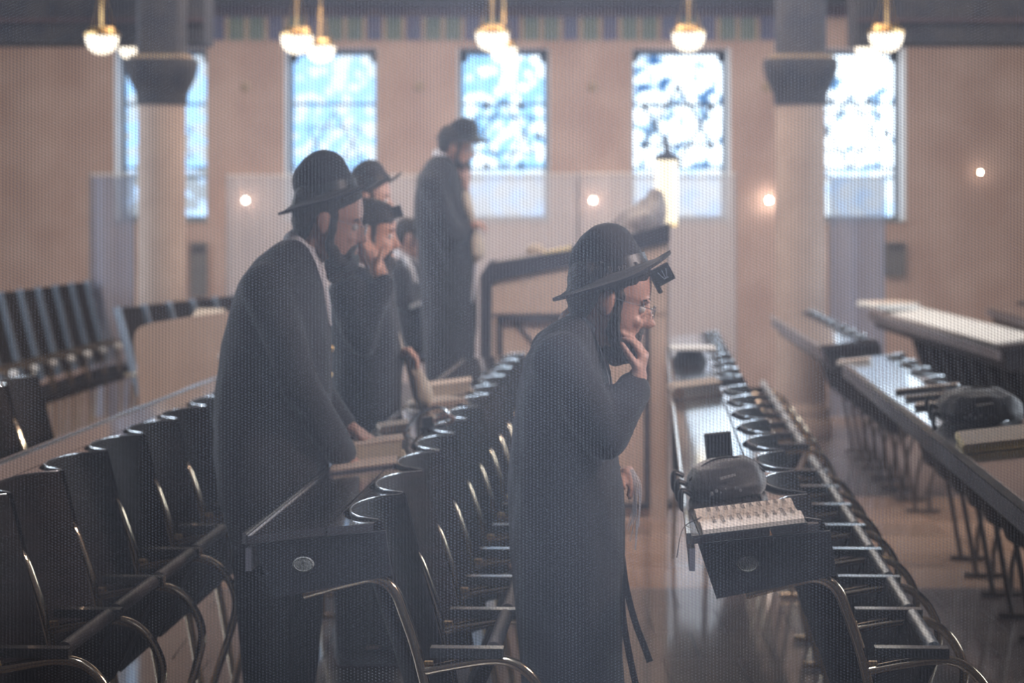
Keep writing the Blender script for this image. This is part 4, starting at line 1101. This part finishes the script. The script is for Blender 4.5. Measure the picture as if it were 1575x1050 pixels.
# --- man 2: tall, left, leaning over the middle desk
Y2 = 7.6
m2_, H2 = person('tall man in black coat and wide-brimmed hat reading at the middle desk', Y2, (505, 340), R(12),
    [(440, 470, 368, .075), (418, 478, 380, .13), (390, 488, 402, .20), (366, 500, 440, .235), (353, 507, 485, .24), (342, 511, 535, .24), (334, 512, 590, .24), (330, 511, 645, .24),
     (333, 509, 700, .24), (342, 507, 760, .24), (356, 504, 820, .235), (365, 500, 870, .23)],
    [[(420, 440, -.19, .082), (452, 520, -.25, .072), (475, 590, -.26, .064), (505, 645, -.20, .056), (530, 690, -.12, .048)],
     [(420, 440, .19, .082), (445, 540, .26, .070), (470, 610, .25, .060), (520, 660, .20, .048)]],
    [dict(p=((540, 701, -.11), (556, 712, -.11), (572, 716, -.09)), side=(.1, 1, .1), curl=.35), dict(p=((535, 668, .19), (552, 676, .17), (566, 682, .15)), side=(.1, 1, .1), curl=.3)],
    [[(410, 850, -.12, .10), (418, 1040, -.12, .078), (418, 1150, -.12, .065)], [(450, 850, .12, .10), (448, 1040, .12, .078), (448, 1150, .12, .065)]],
    hk=1.08, voxel=.006, cvox=.012, glasses=True, hat=(503, 300, 13, 1.0, -.034, .0, .135), collar=((443, 358), (484, 398)), beard_len=.9)
mb = MB(); mb.caps([P(476, 388, Y2, -.04), P(488, 418, Y2, -.04), P(500, 455, Y2, -.03), P(509, 500, Y2, -.02)], [.030, .026, .018, .006], n=10)
fuse(mb, 'shirt_front', M['shirt'], m2_, .006, 2)
for k, (a, b) in enumerate(((519, 535), (517, 575), (513, 665))):
    MB().ell(P(a - 8, b, Y2, -.03), (.009, .009, .012), n=8, k=6).build('coat_button', M['gold'], m2_, smooth=80)

# --- man 5: hand on his cheek, tefillin on the forehead
Y5 = 9.6
m5_, H5 = person('dark-haired man with tefillin on his forehead holding a hand to his cheek', Y5, (567, 358), R(8),
    [(530, 560, 405, .075), (520, 578, 420, .14), (511, 600, 445, .20), (508, 612, 480, .215), (508, 620, 530, .22), (511, 618, 580, .22), (515, 615, 640, .22), (520, 612, 720, .22), (524, 608, 830, .22)],
    [[(540, 448, -.18, .078), (552, 500, -.25, .066), (562, 520, -.25, .060), (578, 470, -.22, .050), (592, 436, -.17, .044)],
     [(560, 448, .18, .078), (590, 510, .22, .062), (600, 540, .12, .055), (610, 545, .0, .046)]],
    [dict(p=((588, 420, -.155), (576, 392, -.13), (566, 375, -.11)), side=(.5, .8, 0), curl=.5, k=1.15, thumb=(.6, .3, .8)), dict(p=((618, 542, -.02), (630, 538, -.03), (634, 552, -.03)), side=(0, 1, 0), curl=.6, k=1.05)],
    [[(545, 800, -.11, .09), (545, 960, -.11, .07)], [(580, 800, .11, .09), (580, 960, .11, .07)]],
    hk=1.08, voxel=.008, cvox=.014, skin='skin2', hair_top=True, collar=((532, 402), (566, 420)), beard_len=.6)
tefillin_on_head(m5_, P(601, 329, Y5, -.02), R(18), .048, letter=False)
mb = MB(); mb.caps([P(595, 462, Y5, -.06), P(603, 490, Y5, -.06), P(613, 520, Y5, -.05), P(618, 535, Y5, -.04)], [.014, .016, .014, .012], n=8)
fuse(mb, 'shirt_front', M['cream'], m5_, .006, 2)
mb = MB(); mb.caps([P(630, 552, Y5, -.03), P(640, 575, Y5, -.03), P(650, 605, Y5, -.02)], [.018, .035, .045], n=10)
fuse(mb, 'held_cloth', M['cream'], m5_, .01, 3, .012, fscale=(20, 20, 12))

# --- man 6: mostly hidden behind, only his hat and a sliver of cheek show
Y6 = 10.7
m6_, H6 = person('man in tilted black hat, mostly hidden behind the man with tefillin', Y6, (566, 306), R(5),
    [(545, 572, 348, .075), (530, 590, 365, .15), (522, 600, 395, .2), (520, 606, 450, .21), (522, 606, 520, .21), (525, 604, 620, .21), (528, 602, 760, .21)],
    [[(550, 390, -.17, .075), (555, 470, -.2, .06), (575, 530, -.15, .05)], [(560, 390, .17, .075), (565, 470, .2, .06), (580, 530, .15, .05)]],
    [dict(p=((582, 542, -.14), (590, 560, -.13), (594, 578, -.12)), side=(0, 1, 0), curl=.3), dict(p=((586, 542, .14), (594, 560, .13), (598, 578, .12)), side=(0, 1, 0), curl=.3)],
    [[(550, 740, -.1, .09), (550, 860, -.1, .07)], [(580, 740, .1, .09), (580, 860, .1, .07)]],
    voxel=.009, cvox=.016, hat=(570, 284, 15, .92, -.02, .01, .115), beard=True)

# --- man 3: standing on the platform
Y3 = 14.0
m3_, H3 = person('man in black hat and long coat standing on the platform, hand at his chin', Y3, (701, 226), R(12),
    [(668, 694, 240, .075), (656, 700, 250, .15), (645, 708, 268, .2), (638, 716, 300, .215), (637, 724, 340, .215), (643, 732, 390, .215), (648, 736, 440, .215), (650, 734, 500, .215), (653, 728, 560, .21), (656, 724, 615, .21)],
    [[(668, 285, -.18, .078), (682, 330, -.23, .066), (700, 362, -.22, .056), (720, 352, -.15, .046)],
     [(675, 285, .18, .078), (705, 320, .16, .060), (712, 312, .08, .055), (714, 298, .02, .044)]],
    [dict(p=((727, 348, -.14), (735, 342, -.13), (740, 350, -.12)), side=(0, 1, .2), curl=.5, k=1.05), dict(p=((716, 284, .0), (719, 268, -.01), (716, 258, -.01)), side=(.4, .9, 0), curl=.4, k=1.1)],
    [[(675, 590, -.1, .09), (675, 625, -.1, .07)], [(700, 590, .1, .09), (700, 625, .1, .07)]],
    voxel=.010, cvox=.018, hat=(712, 214, -2, .98, .0, -.012, .125), collar=((668, 232), (700, 256)), floor_z=.55)
mb = MB(); mb.caps([P(718, 300, Y3, -.1), P(722, 320, Y3, -.12), P(728, 338, Y3, -.13)], [.028, .028, .020], n=8)
fuse(mb, 'shirt_front', M['cream'], m3_, .01, 2)
mb = MB(); mb.caps([P(732, 355, Y3, -.13), P(735, 372, Y3, -.13), P(737, 388, Y3, -.13), P(733, 402, Y3, -.12)], [.022, .045, .045, .02], n=8)
fuse(mb, 'held_cloth', M['cream'], m3_, .01, 3, .012, fscale=(20, 20, 12))
MB().tube([P(733, 402, Y3, -.12), P(730, 440, Y3, -.13), P(724, 480, Y3, -.12)], [.012, .010, .006], n=6).build('hanging_fringe', M['shirt'], m3_, smooth=60)

# --- man 4: seated on the platform, reading
Y4 = 15.2
m4_, H4 = person('seated bareheaded man in dark suit reading, left of the platform man', Y4, (632, 366), R(12),
    [(608, 634, 396, .075), (604, 642, 406, .15), (602, 650, 425, .2), (602, 656, 460, .21), (602, 660, 500, .21), (604, 664, 528, .2)],
    [[(618, 420, -.18, .075), (624, 462, -.22, .062), (648, 474, -.15, .048)], [(618, 420, .18, .075), (626, 462, .2, .062), (640, 440, .1, .048)]],
    [dict(p=((656, 474, -.13), (662, 472, -.12), (668, 470, -.11)), side=(0, 1, 0), curl=.4), dict(p=((645, 434, .06), (650, 428, .04), (652, 420, .03)), side=(0, 1, 0), curl=.4)],
    [[(622, 520, -.1, .095), (690, 520, -.1, .085), (694, 600, -.1, .065)], [(622, 520, .1, .095), (690, 520, .1, .085), (694, 600, .1, .065)]],
    voxel=.010, cvox=.018, hair_top=True, beard=False, collar=((608, 385), (634, 404)), floor_z=.55)
mb = MB(); mb.caps([P(626, 398, Y4, -.11), P(634, 415, Y4, -.16), P(641, 432, Y4, -.18)], [.02, .024, .016], n=8)
fuse(mb, 'shirt_front', M['shirt'], m4_, .01, 2)
ob = root_at('open_book', Matrix.Translation(P(652, 466, Y4, -.28)) @ Matrix.Rotation(R(-20), 4, 'Y'), 'white open book held by the seated bareheaded man', 'book')
MB().box((-.075, -.1, 0), (.075, .1, .006)).build('cover', M['cover'], ob); MB().box((-.07, -.095, .006), (.07, -.002, .022)).build('page_block', M['paper'], ob); MB().box((-.07, .002, .006), (.07, .095, .022)).build('page_block', M['paper'], ob)
p = P(622, 520, Y4)
bn = empty('bench', (p.x, Y4, .55), label='dark bench under the seated bareheaded man', cat='bench')
bz = p.z - .55 - .10
MB().box((-.16, -.3, bz - .04), (.20, .3, bz)).build('seat', M['deskbox'], bn)
for a in (-.13, .16):
    for b in (-.26, .26): MB().box((a - .02, b - .02, 0), (a + .02, b + .02, bz - .04)).build('leg', M['deskbox'], bn)

# ------------------------------------------------------------------ the net curtain the photograph looks through
YC = 5.30
m_, nt, mixn = sheer_mat('dark_mesh_net', (.26, .27, .31), .4, trans=.5)
tc = nt.nodes.new('ShaderNodeTexCoord'); sp = nt.nodes.new('ShaderNodeSeparateXYZ'); nt.links.new(tc.outputs['UV'], sp.inputs[0])
def math_(op, a, b=None, c=None):
    n_ = nt.nodes.new('ShaderNodeMath'); n_.operation = op
    for i, x in enumerate((a, b, c)):
        if x is None: continue
        if isinstance(x, (int, float)): n_.inputs[i].default_value = x
        else: nt.links.new(x, n_.inputs[i])
    return n_.outputs[0]
PX, PZ = .0078, .0066
cx_ = math_('COSINE', math_('MULTIPLY', sp.outputs[0], 2 * math.pi / PX))
# every other vertical cord runs continuous, cross threads are staggered
cz_ = math_('COSINE', math_('ADD', math_('MULTIPLY', sp.outputs[1], 2 * math.pi / PZ), math_('MULTIPLY', sp.outputs[0], math.pi / PX)))
pat = math_('ADD', math_('MULTIPLY', cx_, .115), math_('MULTIPLY', cz_, .09))
big = nt.nodes.new('ShaderNodeTexNoise'); big.inputs['Scale'].default_value = 3.0; big.inputs['Detail'].default_value = 3
mp = nt.nodes.new('ShaderNodeMapping'); mp.inputs['Scale'].default_value = (3.0, .35, 1); nt.links.new(tc.outputs['UV'], mp.inputs[0]); nt.links.new(mp.outputs[0], big.inputs['Vector'])
cov = math_('ADD', math_('ADD', pat, .36), math_('MULTIPLY', math_('SUBTRACT', big.outputs[0], .5), .16))
cl_ = nt.nodes.new('ShaderNodeClamp'); nt.links.new(cov, cl_.inputs[0]); cl_.inputs[1].default_value = .04; cl_.inputs[2].default_value = .9
nt.links.new(cl_.outputs[0], mixn.inputs[0])
cur = empty('net_curtain', (0, YC, 0), label='dark see-through mesh curtain hung across the whole view', cat='curtain')
n = 700; x0, x1 = -3.2, 3.2; zs_ = (.02, .8, 1.6, 2.6)
vs_ = []; fs = []; uvs = []
arc = 0; prev = None
for i in range(n + 1):
    x = x0 + (x1 - x0) * i / n
    y = .018 * math.sin(x * 11) + .010 * math.sin(x * 23 + 1.3)
    if prev: arc += math.hypot(x - prev[0], y - prev[1])
    prev = (x, y)
    for k, z in enumerate(zs_): vs_.append((x, y * (1.25, 1.1, 1, .8)[k], z)); uvs.append((arc, z))
for i in range(n):
    for k in range(3): a = i * 4 + k; fs.append((a, a + 4, a + 5, a + 1))
me = bpy.data.meshes.new('mesh_cloth'); me.from_pydata(vs_, [], fs)
uv = me.uv_layers.new(name='uv')
for l in me.loops: uv.data[l.index].uv = uvs[l.vertex_index]
me.polygons.foreach_set('use_smooth', [True] * len(me.polygons)); me.materials.append(m_)
link(bpy.data.objects.new('mesh_cloth', me), cur)
MB().tube([(x0, 0, 2.62), (x1, 0, 2.62)], .016, n=10, smooth=False).build('curtain_rail', M['darkframe'], cur)
for x in (x0, x1): MB().tube([(x, 0, 0), (x, 0, 2.64)], .018, n=8, smooth=False).build('rail_post', M['darkframe'], cur)
